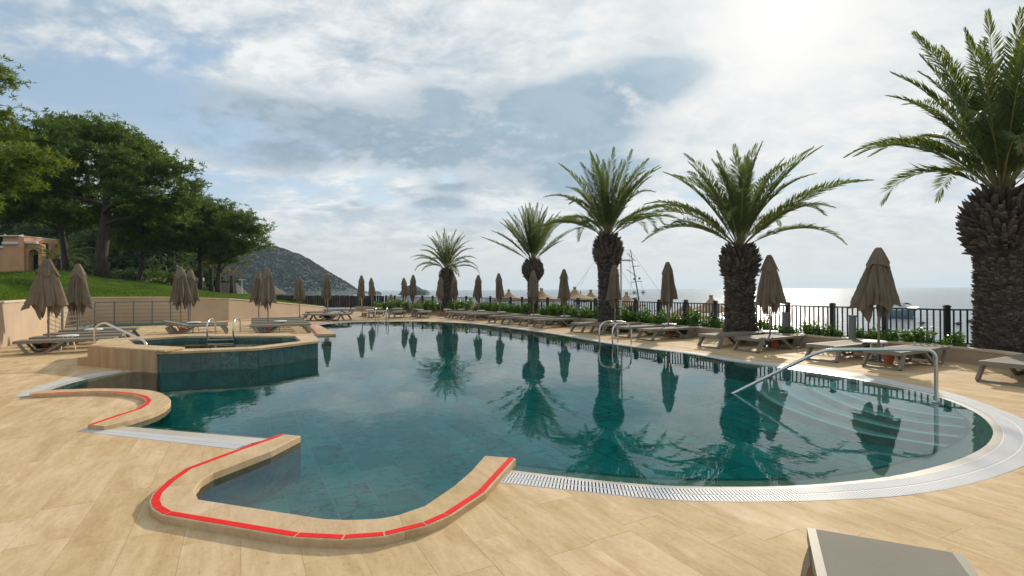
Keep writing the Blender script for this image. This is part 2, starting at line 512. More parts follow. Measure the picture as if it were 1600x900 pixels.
# ------------------------------------------------------------------ mesh helpers
class MB:
    def __init__(s):
        s.v = []; s.f = []

    def add(s, vs, fs):
        o = len(s.v)
        s.v.extend(tuple(v) for v in vs)
        s.f.extend(tuple(i + o for i in f) for f in fs)
        return s

    def box(s, c, size, rz=0.0, mat=None):
        x, y, z = size[0] / 2, size[1] / 2, size[2] / 2
        vs = [Vector((a, b, d)) for d in (-z, z) for a, b in ((-x, -y), (x, -y), (x, y), (-x, y))]
        if mat is None:
            mat = Matrix.Rotation(rz, 3, 'Z')
        vs = [mat @ v + Vector(c) for v in vs]
        return s.add(vs, [(3, 2, 1, 0), (4, 5, 6, 7), (0, 1, 5, 4), (1, 2, 6, 5), (2, 3, 7, 6), (3, 0, 4, 7)])

    def tube(s, path, rad, n=8, cap=True):
        path = [Vector(p) for p in path]
        if not isinstance(rad, (list, tuple)):
            rad = [rad] * len(path)
        base = len(s.v)
        prev = None
        for i, p in enumerate(path):
            a = path[max(i - 1, 0)]; b = path[min(i + 1, len(path) - 1)]
            t = (b - a).normalized()
            if prev is None:
                u = t.cross(Vector((0, 0, 1)))
                if u.length < 1e-3:
                    u = t.cross(Vector((0, 1, 0)))
            else:
                u = prev - t * prev.dot(t)
            u.normalize(); prev = u
            w = t.cross(u)
            for k in range(n):
                a_ = 2 * math.pi * k / n
                s.v.append(tuple(p + (u * math.cos(a_) + w * math.sin(a_)) * rad[i]))
        for i in range(len(path) - 1):
            for k in range(n):
                q = base + i * n
                s.f.append((q + k, q + (k + 1) % n, q + n + (k + 1) % n, q + n + k))
        if cap:
            s.f.append(tuple(base + k for k in reversed(range(n))))
            e = base + (len(path) - 1) * n
            s.f.append(tuple(e + k for k in range(n)))
        return s

    def bar(s, path, w, h, side):
        """rectangular bar swept along a path; side = constant sideways vector"""
        path = [Vector(p) for p in path]
        side = Vector(side).normalized()
        base = len(s.v)
        for i, p in enumerate(path):
            a = path[max(i - 1, 0)]; b = path[min(i + 1, len(path) - 1)]
            t1 = (p - a).normalized() if i else (b - p).normalized()
            t2 = (b - p).normalized() if i < len(path) - 1 else t1
            t = (t1 + t2).normalized()
            n = side.cross(t).normalized()
            k = 1.0 / max(0.5, t.dot(t1))
            for (x, y) in ((-1, -1), (1, -1), (1, 1), (-1, 1)):
                s.v.append(tuple(p + side * (x * w / 2) + n * (y * h / 2 * k)))
        for i in range(len(path) - 1):
            q = base + 4 * i
            for k in range(4):
                s.f.append((q + k, q + (k + 1) % 4, q + 4 + (k + 1) % 4, q + 4 + k))
        s.f.append((base + 3, base + 2, base + 1, base))
        e = base + 4 * (len(path) - 1)
        s.f.append((e, e + 1, e + 2, e + 3))
        return s

    def lathe(s, prof, c=(0, 0, 0), n=16, capb=True, capt=True):
        base = len(s.v)
        for r, z in prof:
            for k in range(n):
                a = 2 * math.pi * k / n
                s.v.append((c[0] + r * math.cos(a), c[1] + r * math.sin(a), c[2] + z))
        for i in range(len(prof) - 1):
            for k in range(n):
                q = base + i * n
                s.f.append((q + k, q + (k + 1) % n, q + n + (k + 1) % n, q + n + k))
        if capb:
            s.f.append(tuple(base + k for k in reversed(range(n))))
        if capt:
            e = base + (len(prof) - 1) * n
            s.f.append(tuple(e + k for k in range(n)))
        return s

    def prism(s, poly, z0, z1, bottom=False):
        """vertical prism on a simple polygon (any winding)"""
        poly = [Vector((p[0], p[1])) for p in poly]
        if area(poly) < 0:
            poly = poly[::-1]
        n = len(poly)
        base = len(s.v)
        for z in (z0, z1):
            s.v.extend((p.x, p.y, z) for p in poly)
        for tri in tessellate_polygon([[Vector((p.x, p.y, 0)) for p in poly]]):
            a, b, c = tri
            if (poly[b] - poly[a]).cross(poly[c] - poly[a]) < 0:
                b, c = c, b
            s.f.append((base + n + a, base + n + b, base + n + c))
            if bottom:
                s.f.append((base + c, base + b, base + a))
        for i in range(n):
            j = (i + 1) % n
            s.f.append((base + i, base + j, base + n + j, base + n + i))
        return s

    def strip(s, A, B, za, zb):
        """sheet between two polylines of equal length"""
        base = len(s.v)
        for a, b in zip(A, B):
            s.v.append((a[0], a[1], za)); s.v.append((b[0], b[1], zb))
        for i in range(len(A) - 1):
            q = base + 2 * i
            s.f.append((q, q + 2, q + 3, q + 1))
        return s

    def build(s, name, mat, parent=None, smooth=False):
        me = bpy.data.meshes.new(name)
        me.from_pydata(s.v, [], s.f)
        me.update()
        return link(name, me, mat, parent, smooth)


def link(name, me, mat, parent=None, smooth=False):
    if mat is not None and not me.materials:
        me.materials.append(MAT[mat] if isinstance(mat, str) else mat)
    if smooth and len(me.polygons):
        me.polygons.foreach_set('use_smooth', [True] * len(me.polygons))
        if smooth != 'all':
            me.set_sharp_from_angle(angle=R(38))
    o = bpy.data.objects.new(name, me)
    C.objects.link(o)
    if parent is not None:
        o.parent = parent
    return o


def tri_mesh(name, v, f):
    v = np.asarray(v, dtype=np.float32); f = np.asarray(f, dtype=np.int32)
    me = bpy.data.meshes.new(name)
    k = f.shape[1]
    me.vertices.add(len(v)); me.vertices.foreach_set('co', v.ravel())
    me.loops.add(f.size); me.loops.foreach_set('vertex_index', f.ravel())
    me.polygons.add(len(f))
    me.polygons.foreach_set('loop_start', np.arange(0, f.size, k, dtype=np.int32))
    me.polygons.foreach_set('loop_total', np.full(len(f), k, dtype=np.int32))
    me.update(calc_edges=True)
    return me


def set_rnd(me, val):
    a = me.attributes.new('rnd', 'FLOAT', 'POINT')
    n = len(me.vertices)
    a.data.foreach_set('value', np.full(n, val, np.float32) if np.isscalar(val) else np.asarray(val, np.float32))


def empty(name, loc, rz=0.0):
    o = bpy.data.objects.new(name, None)
    o.empty_display_size = 0.1
    C.objects.link(o)
    o.location = loc
    o.rotation_euler = (0, 0, rz)
    return o


def tag(o, label=None, cat=None, group=None, kind=None):
    if label: o['label'] = label
    if cat: o['category'] = cat
    if group: o['group'] = group
    if kind: o['kind'] = kind
    return o


def kids(o):
    return [c for c in ALLKIDS.get(o.name, [])]


ALLKIDS = {}


def reg(o):
    """remember the tree under o so that copies are quick"""
    for c in bpy.data.objects:
        if c.parent is not None:
            ALLKIDS.setdefault(c.parent.name, [])
            if c not in ALLKIDS[c.parent.name]:
                ALLKIDS[c.parent.name].append(c)
    return o


def copy_tree(o, parent=None):
    c = o.copy()
    C.objects.link(c)
    c.parent = parent
    for ch in kids(o):
        copy_tree(ch, c)
    return c


# ------------------------------------------------------------------ plan helpers
def area(p):
    return 0.5 * sum(p[i].x * p[(i + 1) % len(p)].y - p[(i + 1) % len(p)].x * p[i].y for i in range(len(p)))


def inside(pt, poly):
    x, y = pt[0], pt[1]
    r = False
    n = len(poly)
    j = n - 1
    for i in range(n):
        xi, yi, xj, yj = poly[i][0], poly[i][1], poly[j][0], poly[j][1]
        if (yi > y) != (yj > y) and x < (xj - xi) * (y - yi) / (yj - yi) + xi:
            r = not r
        j = i
    return r


def smooth_line(pts, step=0.12):
    pts = [Vector(p) for p in pts]
    out = []
    for i in range(len(pts) - 1):
        p0 = pts[max(i - 1, 0)]; p1 = pts[i]; p2 = pts[i + 1]; p3 = pts[min(i + 2, len(pts) - 1)]
        n = max(1, int((p2 - p1).length / step))
        # centripetal-like tangents limited by segment length
        m1 = (p2 - p0) * 0.5; m2 = (p3 - p1) * 0.5
        L = (p2 - p1).length
        if m1.length > L: m1 = m1 * (L / m1.length)
        if m2.length > L: m2 = m2 * (L / m2.length)
        for k in range(n):
            t = k / n
            out.append(p1 * (2 * t**3 - 3 * t**2 + 1) + m1 * (t**3 - 2 * t**2 + t) + p2 * (-2 * t**3 + 3 * t**2) + m2 * (t**3 - t**2))
    out.append(pts[-1])
    return out


def resample(pts, n):
    pts = [Vector(p) for p in pts]
    d = [0.0]
    for a, b in zip(pts, pts[1:]):
        d.append(d[-1] + (b - a).length)
    out = []
    j = 0
    for k in range(n):
        s = d[-1] * k / (n - 1)
        while j < len(pts) - 2 and d[j + 1] < s:
            j += 1
        q = (s - d[j]) / max(1e-9, d[j + 1] - d[j])
        out.append(pts[j].lerp(pts[j + 1], min(1, max(0, q))))
    return out


def offset(pts, d):
    """offset a polyline to its left by d"""
    out = []
    for i, p in enumerate(pts):
        a = pts[max(i - 1, 0)]; b = pts[min(i + 1, len(pts) - 1)]
        t1 = (p - a) if i else (b - p)
        t2 = (b - p) if i < len(pts) - 1 else t1
        t1 = t1.normalized(); t2 = t2.normalized()
        t = (t1 + t2).normalized()
        n = Vector((-t.y, t.x))
        out.append(p + n * (d / max(0.6, t.dot(t1))))
    return out


def length(pts):
    return sum((b - a).length for a, b in zip(pts, pts[1:]))


def at_len(pts, s):
    for a, b in zip(pts, pts[1:]):
        L = (b - a).length
        if s <= L:
            return a.lerp(b, s / L), (b - a).normalized()
        s -= L
    return pts[-1].copy(), (pts[-1] - pts[-2]).normalized()


# ------------------------------------------------------------------ the pool: outlines
KZ = 0.05
k1_out = PL([(438, 678), (372, 701), (288, 732), (260, 751), (238, 771), (232, 784), (236, 795), (252, 805), (456, 840), (532, 844), (600, 839),
             (668, 822), (704, 806), (758, 770), (806, 716)], KZ)
k1_in = PL([(470, 681), (424, 704), (332, 739), (314, 750), (302, 766), (310, 780), (504, 810), (544, 812), (592, 810), (620, 805), (664, 790), (708, 760),
            (736, 736), (757, 712)], KZ)
k2_out = smooth_line(PL([(45, 617), (107, 613.7), (150, 612.5), (178, 613.2), (208, 616.7), (223, 621), (228, 626), (223, 632.5), (212, 639), (183, 648), (137, 663.5)], KZ), 0.15)
k2_in = smooth_line(PL([(46, 613), (63, 610.6), (107, 608), (150, 606.8), (183, 606.9), (217, 608), (240, 610.5), (257, 616), (267, 625), (263, 632), (247, 642), (200, 657), (163, 665.5)], KZ), 0.15)
s1_out = PL([(122, 674), (367, 702)])
s1_mid = PL([(142, 669), (395, 692)])
s1_in = PL([(200, 660), (446, 681)])
s1_lip0 = PL([(163, 664.5), (418, 686)])
s2_out = smooth_line(PL([(20, 621), (58, 605), (107, 591), (150, 583), (186, 578.6)]), 0.2)
s2_mid = smooth_line(PL([(45, 618.5), (65, 610), (107, 596.7), (150, 587), (192, 580)]), 0.2)
s2_in = smooth_line(PL([(102, 608), (117, 601.7), (150, 592.5), (200, 582.5), (223, 579), (246, 576)]), 0.2)
FAR = [(1137, 563.5), (1080, 553.5), (951, 537), (858, 521), (760, 508.2), (720, 504.6), (648, 502), (560, 503), (500, 507)]
e_right = PL([(800, 721), (900, 733), (1031, 743.5), (1206, 745), (1263, 743), (1337, 734), (1425, 714), (1486, 692), (1512, 675), (1517, 664), (1508, 649), (1469, 627), (1403, 607), (1337, 596),
              (1250, 581.5), (1200, 573.5)])
e_far = PL(FAR)
E_R = smooth_line(e_right + e_far, 0.12)
l_right = PL([(792, 737), (900, 750), (1031, 762), (1162, 764.7), (1250, 762), (1337, 755), (1425, 745), (1512, 723), (1556, 701), (1567, 684), (1565, 670), (1539, 646), (1482, 622), (1412, 605), (1337, 590), (1250, 577)])
ef = smooth_line(e_far, 0.5)
l_far = [p for p in offset(e_far, -0.10)]
L_R = smooth_line(l_right + l_far, 0.12)
g_right = PL([(779, 754), (900, 767), (1053, 782), (1206, 784), (1337, 780), (1425, 773), (1520, 755), (1607, 724), (1634, 691), (1605, 658), (1512, 622), (1464, 609), (1337, 583.5), (1250, 570.5)])
g_far = [p for p in offset(e_far, -0.34)]
G_R = smooth_line(g_right + g_far, 0.12)

# spa (raised whirlpool) outline, ground plan
SPZ = 0.38
sA = Vector((-8.55, 10.35)); sB = Vector((-6.5, 9.45)); sC = Vector((-4.95, 10.0)); sD = Vector((-4.3, 11.35)); sE = Vector((-5.05, 12.95)); sF = Vector((-6.0, 13.45))
sG = Vector((-8.7, 13.35)); sH = Vector((-9.65, 12.0))
spa_out = [sB, sC, sD, sE, sF, sG, sH, sA]
ctr = Vector((-7.0, 11.6))
spa_in = [p + (ctr - p).normalized() * w for p, w in zip(spa_out, (.46, .36, .40, .42, .75, .75, .75, .75))]
# third kerb, beyond the spa
k3_tip_r = P(525, 521.5, KZ).xy; k3_back = P(497, 507, KZ).xy; k3_tip_l = P(472, 522.5, KZ).xy; k3_back_l = P(476, 506, KZ).xy

water_edge = (list(k1_in) + [P(800, 721).xy] + E_R[1:] + [k3_tip_r, k3_tip_l, Vector((-7.0, 13.6)), sE, sD, sC, sB] + s2_in[::-1] + k2_in[3:] + s1_in)
lip_edge = (list(k1_in) + L_R + [k3_tip_r, k3_tip_l, Vector((-7.0, 13.6)), sE, sD, sC, sB, Vector((-6.75, 9.8))] + s2_mid[::-1] + k2_in[3:-1] + s1_mid)
hole = (offset(k1_out, 0.06)[:-1] + [P(779, 754).xy] + G_R[1:] + [k3_back + (k3_back_l - k3_back) * .25, k3_tip_r + (k3_tip_l - k3_tip_r) * .25 + Vector((-.2, .4)), k3_tip_l + Vector((-.05, .1)), Vector((-7.4, 13.4)), sG + Vector((.1, -.1)),
        sH + Vector((.1, 0)), sA + Vector((.05, .1)), sB + Vector((-.3, .15))] + s2_out[::-1] + offset(k2_out, 0.05)[1:-1] + s1_out)

# ------------------------------------------------------------------ retaining wall and planter lines (plan)
wallp = [Vector(p) for p in ((-7.2, 3.6), (-9.6, 7.3), (-13.5, 13.4), (-19.2, 22.3), (-15.6, 24.1), (-14.5, 26.2), (-13.9, 29.0), (-13.5, 32.5), (-13.4, 36.5))]
wallh = [1.25, 1.25, 1.25, 1.27, 1.24, 1.12, 0.92, 0.64, 0.36]
fence_line = [Vector(p) for p in ((13.0, 9.9), (10.9, 10.3), (9.23, 10.87), (-1.5, 29.5), (-9.2, 37.5), (-14.5, 40.5), (-22, 42.0))]


def fence_pt(s):
    """along the main straight run, s 0..1"""
    return Vector((9.23 - 10.73 * s, 10.87 + 18.63 * s))


NRM = Vector((-0.866, -0.5))
plw = [Vector(p) for p in ((9.1, 5.6), (8.85, 7.2), (8.93, 8.9), (8.98, 9.6), (8.85, 10.35))]
for s in (0.02, .06, .10, .14, .165, .19, .215, .24, .28, .34, .375, .40, .425, .46, .52, .6, .68, .73, .76, .79, .84, .92, 1.0):
    k = 0.58
    for c_, a_ in ((.19, .42), (.40, .36), (.76, .30)):
        k += a_ * max(0, 1 - abs(s - c_) / .045) ** .6 if abs(s - c_) < .045 else 0
    plw.append(fence_pt(s) + NRM * k)
plw += [Vector(p) for p in ((-4.6, 31.6), (-8.0, 35.3), (-11.5, 37.6))]

# ------------------------------------------------------------------ ground sheet of the deck, with its paving stones
def seg_near(poly, bb):
    """indices of polygon edges that touch a box"""
    out = []
    n = len(poly)
    for i in range(n):
        a = poly[i]; b = poly[(i + 1) % n]
        if max(a[0], b[0]) < bb[0] or min(a[0], b[0]) > bb[2] or max(a[1], b[1]) < bb[1] or min(a[1], b[1]) > bb[3]:
            continue
        out.append(i)
    return out


def cut(poly_a, hole_p, idx=None):
    """poly_a minus hole_p -> (verts, tris)"""
    n = len(poly_a)
    vs = [Vector((p[0], p[1])) for p in poly_a]
    es = [(i, (i + 1) % n) for i in range(n)]
    m = len(hole_p)
    for i in (range(m) if idx is None else idx):
        q = len(vs)
        vs.append(Vector((hole_p[i][0], hole_p[i][1]))); vs.append(Vector((hole_p[(i + 1) % m][0], hole_p[(i + 1) % m][1])))
        es.append((q, q + 1))
    r = delaunay_2d_cdt(vs, es, [], 0, 1e-5)
    V, F = r[0], r[2]
    tri = []
    for f in F:
        c = (V[f[0]] + V[f[1]] + V[f[2]]) / 3
        if inside(c, poly_a) and not inside(c, hole_p):
            a, b, d = f
            if (V[b] - V[a]).cross(V[d] - V[a]) < 0:
                b, d = d, b
            tri.append((a, b, d))
    used = sorted({i for t in tri for i in t})
    mp = {u: k for k, u in enumerate(used)}
    return [V[u] for u in used], [tuple(mp[i] for i in t) for t in tri]


deck_poly = [Vector(p) for p in ((-9, -6), (14, -6), (11.5, 7.0), (9.3, 10.6), (-1.6, 29.3), (-9.2, 37.2), (-13.6, 39.0), (-13.6, 32), (-14.6, 26.2), (-15.8, 24.2), (-19.6, 22.6), (-13.7, 13.4), (-9.7, 7.3), (-9, 5))]
dv, dt = cut(deck_poly, hole)
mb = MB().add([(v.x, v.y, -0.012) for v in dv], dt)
deck = tag(mb.build('pool_deck', 'deck_base'), kind='structure')


def slab_mesh(vs, tris, top, bot):
    n = len(vs)
    V = [(v.x, v.y, top) for v in vs]
    F = list(tris)
    edge = {}
    for t in tris:
        for a, b in ((t[0], t[1]), (t[1], t[2]), (t[2], t[0])):
            edge[(a, b)] = 1
    V += [(v.x, v.y, bot) for v in vs]
    for (a, b) in edge:
        if (b, a) not in edge:
            F.append((b, a, a + n, b + n))
    return V, F


rng = random.Random(4)


def pave():
    TW = 0.305
    near, far = [], []
    cap = MB()
    hole_bb = None
    for i in range(-70, 80):
        u0 = i * TW
        v = -30 + rng.random() * 0.9
        while v < 50:
            L = rng.choice((0.61, 0.61, 0.92, 0.92, 1.22))
            c = AV * (u0 + TW / 2) + BV * (v + L / 2)
            v1 = v + L
            ok = c.y > 0.7 and c.y < 25 and abs(c.x) < c.y * 1.06 + 1.2 and inside(c, deck_poly)
            if ok:
                g = 0.0007
                rect = [AV * (u0 + g) + BV * (v + g), AV * (u0 + TW - g) + BV * (v + g), AV * (u0 + TW - g) + BV * (v1 - g), AV * (u0 + g) + BV * (v1 - g)]
                xs = [p.x for p in rect]; ys = [p.y for p in rect]
                idx = seg_near(hole, (min(xs), min(ys), max(xs), max(ys)))
                if not idx:
                    if not inside(c, hole):
                        near.append((c.length, rect, [(0, 1, 2), (0, 2, 3)]))
                else:
                    V, T = cut(rect, hole, idx)
                    if T:
                        near.append((c.length, V, T))
            v = v1
    near.sort(key=lambda t: t[0])
    big = MB(); br = []
    for k, (d, V, T) in enumerate(near):
        dz = rng.uniform(-0.0007, 0.0007)
        VV, FF = slab_mesh(V, T, dz, -0.0115)
        r = rng.random()
        if k < 300:
            me = bpy.data.meshes.new('paving_stone')
            me.from_pydata(VV, [], FF); me.update()
            set_rnd(me, r)
            link('paving_stone', me, 'travertine', deck)
        else:
            big.add(VV, FF); br += [r] * len(VV)
    o = big.build('distant_paving', 'travertine', deck)
    set_rnd(o.data, br)
    o['kind'] = 'stuff'


pave()

# dark joints under the paving near the camera come from the sheet below; ground round the deck
gm = MB().add([(-120, -60, -0.6), (60, -60, -0.6), (60, 8, -0.6), (-120, 8, -0.6)], [(0, 1, 2, 3)])
tag(gm.build('ground', 'soil'), kind='structure')

# ------------------------------------------------------------------ pool basin, floor tiles, water
POOL_Z = -0.36
basin = empty('pool_basin', (0, 0, 0))
tag(basin, kind='structure')
bw = MB()
we = [Vector(p) for p in water_edge]
if area(we) < 0:
    we = we[::-1]
n = len(we)
wv = [(p.x, p.y, -0.012) for p in we] + [(p.x, p.y, POOL_Z - .01) for p in we]
bw.add(wv, [(i, i + n, (i + 1) % n + n, (i + 1) % n) for i in range(n)])
walls = bw.build('basin_wall', 'pool_marble', basin)
set_rnd(walls.data, 0.4)
fl = MB()
tri = tessellate_polygon([[Vector((p.x, p.y, 0)) for p in we]])
fl.add([(p.x, p.y, POOL_Z - .006) for p in we], [tuple(t) for t in tri])
fl.build('basin_floor', 'pool_grout', basin)


def pool_tiles():
    TW, TL = 0.36, 0.72
    lst = []
    for i in range(-60, 60):
        for j in range(-20, 60):
            u0 = i * TW; v0 = j * TL + (0.36 if i % 2 else 0)
            g = 0.008
            rect = [AV * (u0 + g) + BV * (v0 + g), AV * (u0 + TW - g) + BV * (v0 + g), AV * (u0 + TW - g) + BV * (v0 + TL - g), AV * (u0 + g) + BV * (v0 + TL - g)]
            c = (rect[0] + rect[2]) / 2
            if c.y < 2 or not (inside(c, we) or any(inside(p, we) for p in rect)):
                continue
            lst.append((c.length, rect))
    lst.sort(key=lambda t: t[0])
    big = MB(); br = []
    for k, (d, q) in enumerate(lst):
        V = [(p.x, p.y, POOL_Z) for p in q] + [(p.x, p.y, POOL_Z - .0055) for p in q]
        F = [(0, 1, 2, 3), (0, 4, 5, 1), (1, 5, 6, 2), (2, 6, 7, 3), (3, 7, 4, 0)]
        r = rng.random()
        if k < 300:
            me = bpy.data.meshes.new('floor_tile'); me.from_pydata(V, [], F); me.update(); set_rnd(me, r)
            link('floor_tile', me, 'pool_marble', basin)
        else:
            big.add(V, F); br += [r] * 8
    o = big.build('distant_tiling', 'pool_marble', basin); set_rnd(o.data, br); o['kind'] = 'stuff'


pool_tiles()

WZ = -0.010
le = [Vector(p) for p in lip_edge]
wm = MB()
tri = tessellate_polygon([[Vector((p.x, p.y, 0)) for p in le]])
fl = []
for a, b, c in tri:
    if (le[b] - le[a]).cross(le[c] - le[a]) < 0:
        b, c = c, b
    fl.append((a, b, c))
wm.add([(p.x, p.y, WZ) for p in le], fl)
tag(wm.build('pool_water', 'pool_water'), kind='structure')

# pale wet lip between the water's dark edge and the overflow grates
NL = 200
ER, LR, GR = resample(E_R, NL), resample(L_R, NL), resample(G_R, NL)
lip = empty('overflow_lip', (0, 0, 0)); tag(lip, kind='structure')


def lip_piece(A, B, step=0.6):
    L = length(B)
    nseg = max(1, int(L / step))
    m = len(A)
    for k in range(nseg):
        i0 = k * (m - 1) // nseg; i1 = (k + 1) * (m - 1) // nseg
        if i1 <= i0:
            continue
        a = A[i0:i1 + 1]; b = B[i0:i1 + 1]
        # a 2 mm joint at one end
        b2 = list(b); a2 = list(a)
        a2[-1] = a[-2].lerp(a[-1], 0.985) if len(a) > 2 else a[0].lerp(a[-1], 0.996)
        b2[-1] = b[-2].lerp(b[-1], 0.985) if len(b) > 2 else b[0].lerp(b[-1], 0.996)
        MB().strip(a2, b2, -0.030, -0.0015).build('lip_stone', 'lip_stone', lip)


lip_piece(ER, LR)
lip_piece(resample(s1_in, 40), resample(s1_lip0, 40))
MB().strip(resample(s1_lip0, 20), resample(s1_mid, 20), -0.0015, -0.001).build('lip_stone', 'lip_stone', lip)
lip_piece(resample(s2_in, 60), resample(s2_mid, 60))


def grate(A, B, label, pitch=0.028):
    root = empty('overflow_grate', (0, 0, 0))
    tag(root, label, 'drain grate', 'white overflow grates round the pool')
    L = max(length(A), length(B))
    n = int(L / pitch)
    A2, B2 = resample(A, n + 1), resample(B, n + 1)
    mb = MB()
    for k in range(n):
        a0, a1 = A2[k].lerp(A2[k + 1], .16), A2[k].lerp(A2[k + 1], .80)
        b0, b1 = B2[k].lerp(B2[k + 1], .16), B2[k].lerp(B2[k + 1], .80)
        for s0, s1 in ((.03, .47), (.53, .97)):
            q = [a0.lerp(b0, s0), a1.lerp(b1, s0), a1.lerp(b1, s1), a0.lerp(b0, s1)]
            if (q[1] - q[0]).cross(q[2] - q[0]) < 0:
                q = q[::-1]
            V = [(p.x, p.y, 0.003) for p in q] + [(p.x, p.y, -.02) for p in q]
            mb.add(V, [(0, 1, 2, 3), (0, 4, 5, 1), (1, 5, 6, 2), (2, 6, 7, 3), (3, 7, 4, 0)])
    o = mb.build('grate_slat', 'grate_plastic', root); o['kind'] = 'stuff'
    ml = MB()
    m2 = resample([a.lerp(b, .47) for a, b in zip(A2, B2)], max(12, n // 6)); m3 = resample([a.lerp(b, .53) for a, b in zip(A2, B2)], max(12, n // 6))
    ml.strip(m2, m3, 0.0005, 0.0005)
    for s0, s1 in ((0, .03), (.97, 1)):
        ml.strip(resample([a.lerp(b, s0) for a, b in zip(A2, B2)], max(12, n // 6)), resample([a.lerp(b, s1) for a, b in zip(A2, B2)], max(12, n // 6)), 0.002, 0.002)
    ml.build('grate_rail', 'grate_plastic', root)
    MB().strip(A2, B2, -0.045, -0.045).build('drain_channel', 'channel', root)
    return root


grate(LR, GR, 'long curved white slatted overflow grate sweeping round the wide end of the pool')
grate(s1_mid, s1_out, 'short straight white overflow grate between the two red-edged kerbs')
grate(s2_mid, s2_out, 'curved white overflow grate beside the raised whirlpool at the left')

# ------------------------------------------------------------------ kerbs with red edge tiles
def kerb(name, out, inn, label, cuts, red='red_tile', r0=0.014, r1=0.062, gap=0.012, step=0.75):
    root = empty(name, (out[0].x, out[0].y, 0))
    root.location = (0, 0, 0)
    tag(root, label, 'kerb', 'low stone kerbs with red edging')
    n = 160
    A, B = resample(out, n), resample(inn, n)
    L = length(A)
    nst = max(1, int(L / step))
    # stones
    for k in range(nst):
        i0 = k * (n - 1) // nst; i1 = (k + 1) * (n - 1) // nst
        a = A[i0:i1 + 1]; b = B[i0:i1 + 1]
        a = [a[0].lerp(a[1], .06)] + a[1:]
        b = [b[0].lerp(b[1], .06)] + b[1:]
        m = MB()
        q = len(a)
        V = []
        ch = 0.006
        for p, w in zip(a, b):
            d = (w - p).normalized() * ch
            V += [(p.x, p.y, -.13), (p.x, p.y, KZ - ch), (p.x + d.x, p.y + d.y, KZ), (w.x - d.x, w.y - d.y, KZ), (w.x, w.y, KZ - ch), (w.x, w.y, -.13)]
        F = []
        for i in range(q - 1):
            for j in range(5):
                F.append((i * 6 + j, i * 6 + j + 1, (i + 1) * 6 + j + 1, (i + 1) * 6 + j))
        F.append((0, 1, 2, 3, 4, 5)); e = (q - 1) * 6
        F.append((e + 5, e + 4, e + 3, e + 2, e + 1, e))
        m.add(V, F)
        me = m.build('kerb_stone', 'travertine_kerb', root)
        set_rnd(me.data, rng.random())
    # red tiles, slightly proud
    c0 = offset(out, r0); c1 = offset(out, r1)
    cutl = sorted(cuts)
    for s0, s1 in zip(cutl, cutl[1:]):
        a = c0[s0:s1 + 1]; b = c1[s0:s1 + 1]
        la = (a[1] - a[0]).length; lb = (a[-1] - a[-2]).length
        a = [a[0].lerp(a[1], gap / la)] + a[1:]; b = [b[0].lerp(b[1], gap / la)] + b[1:]
        V = []
        for p, w in zip(a, b):
            V += [(p.x, p.y, KZ - .004), (p.x, p.y, KZ + .0025), (w.x, w.y, KZ + .0025), (w.x, w.y, KZ - .004)]
        F = []
        for i in range(len(a) - 1):
            for j in range(3):
                F.append((i * 4 + j, i * 4 + j + 1, (i + 1) * 4 + j + 1, (i + 1) * 4 + j))
        F.append((0, 1, 2, 3)); e = (len(a) - 1) * 4
        F.append((e + 3, e + 2, e + 1, e))
        MB().add(V, F).build('edge_tile', red, root)
    return root


kerb('pool_kerb', k1_out, k1_in, 'stone kerb with bright red edging wrapped round the nearest lobe of the pool', [0, 1, 2, 3, 4, 5, 6, 7, 8, 9, 10, 11, 12, 13, 14])
q = len(k2_out)
kerb('pool_kerb', k2_out, k2_in, 'hook shaped stone kerb with a thin red line round the paved tongue at left', list(range(0, q - 1, 5)) + [q - 1])
# kerb beyond the whirlpool
k3o = [k3_back + (k3_back_l - k3_back) * .8, k3_tip_r + (k3_tip_l - k3_tip_r) * .55]
k3i = [k3_back, k3_tip_r]
kr = kerb('pool_kerb', [k3o[0].lerp(k3o[1], t / 4) for t in range(5)], [k3i[0].lerp(k3i[1], t / 4) for t in range(5)], 'straight stone kerb with faded red edging pointing out beyond the whirlpool', [0, 1, 2, 3, 4], red='faded_red', r0=0.02, r1=0.20)

# ------------------------------------------------------------------ underwater entry steps at the round end
steps = empty('entry_steps', (0, 0, 0)); tag(steps, kind='structure')
step_lines = [
    ([(1488, 700), (1420, 690), (1345, 677), (1275, 656), (1225, 637), (1195, 620), (1183, 608), (1188, 595), (1210, 587), (1250, 580)], -0.27),
    ([(1500, 684), (1430, 676), (1360, 662), (1300, 645), (1255, 628), (1228, 613), (1222, 602), (1236, 593), (1260, 588), (1290, 585)], -0.19),
    ([(1508, 669), (1440, 662), (1385, 652), (1330, 637), (1285, 618), (1264, 606), (1262, 598), (1280, 592), (1320, 592)], -0.115),
    ([(1512, 656), (1450, 648), (1395, 638), (1340, 624), (1305, 611), (1292, 602), (1300, 596), (1325, 594), (1350, 597)], -0.05),
]
for pts, z in step_lines:
    ln = smooth_line(PL(pts, z), 0.15)
    close = [p for p in E_R if p.x > 3.2 and p.y < 10.5]
    # region between the step edge and the pool edge
    i0 = min(range(len(E_R)), key=lambda i: (E_R[i] - ln[0]).length)
    i1 = min(range(len(E_R)), key=lambda i: (E_R[i] - ln[-1]).length)
    poly = ln + E_R[min(i0, i1):max(i0, i1) + 1][::(-1 if (E_R[min(i0, i1)] - ln[-1]).length > (E_R[max(i0, i1)] - ln[-1]).length else 1)]
    MB().prism(poly, POOL_Z, z).build('step', 'step_teal', steps)
    nl = offset(ln, 0.085)
    c = P(1480, 650).xy
    if (nl[len(nl) // 2] - c).length > (ln[len(ln) // 2] - c).length:
        nl = offset(ln, -0.085)
    MB().strip(ln, nl, z + .003, z + .003).build('step_nosing', 'step_white', steps)

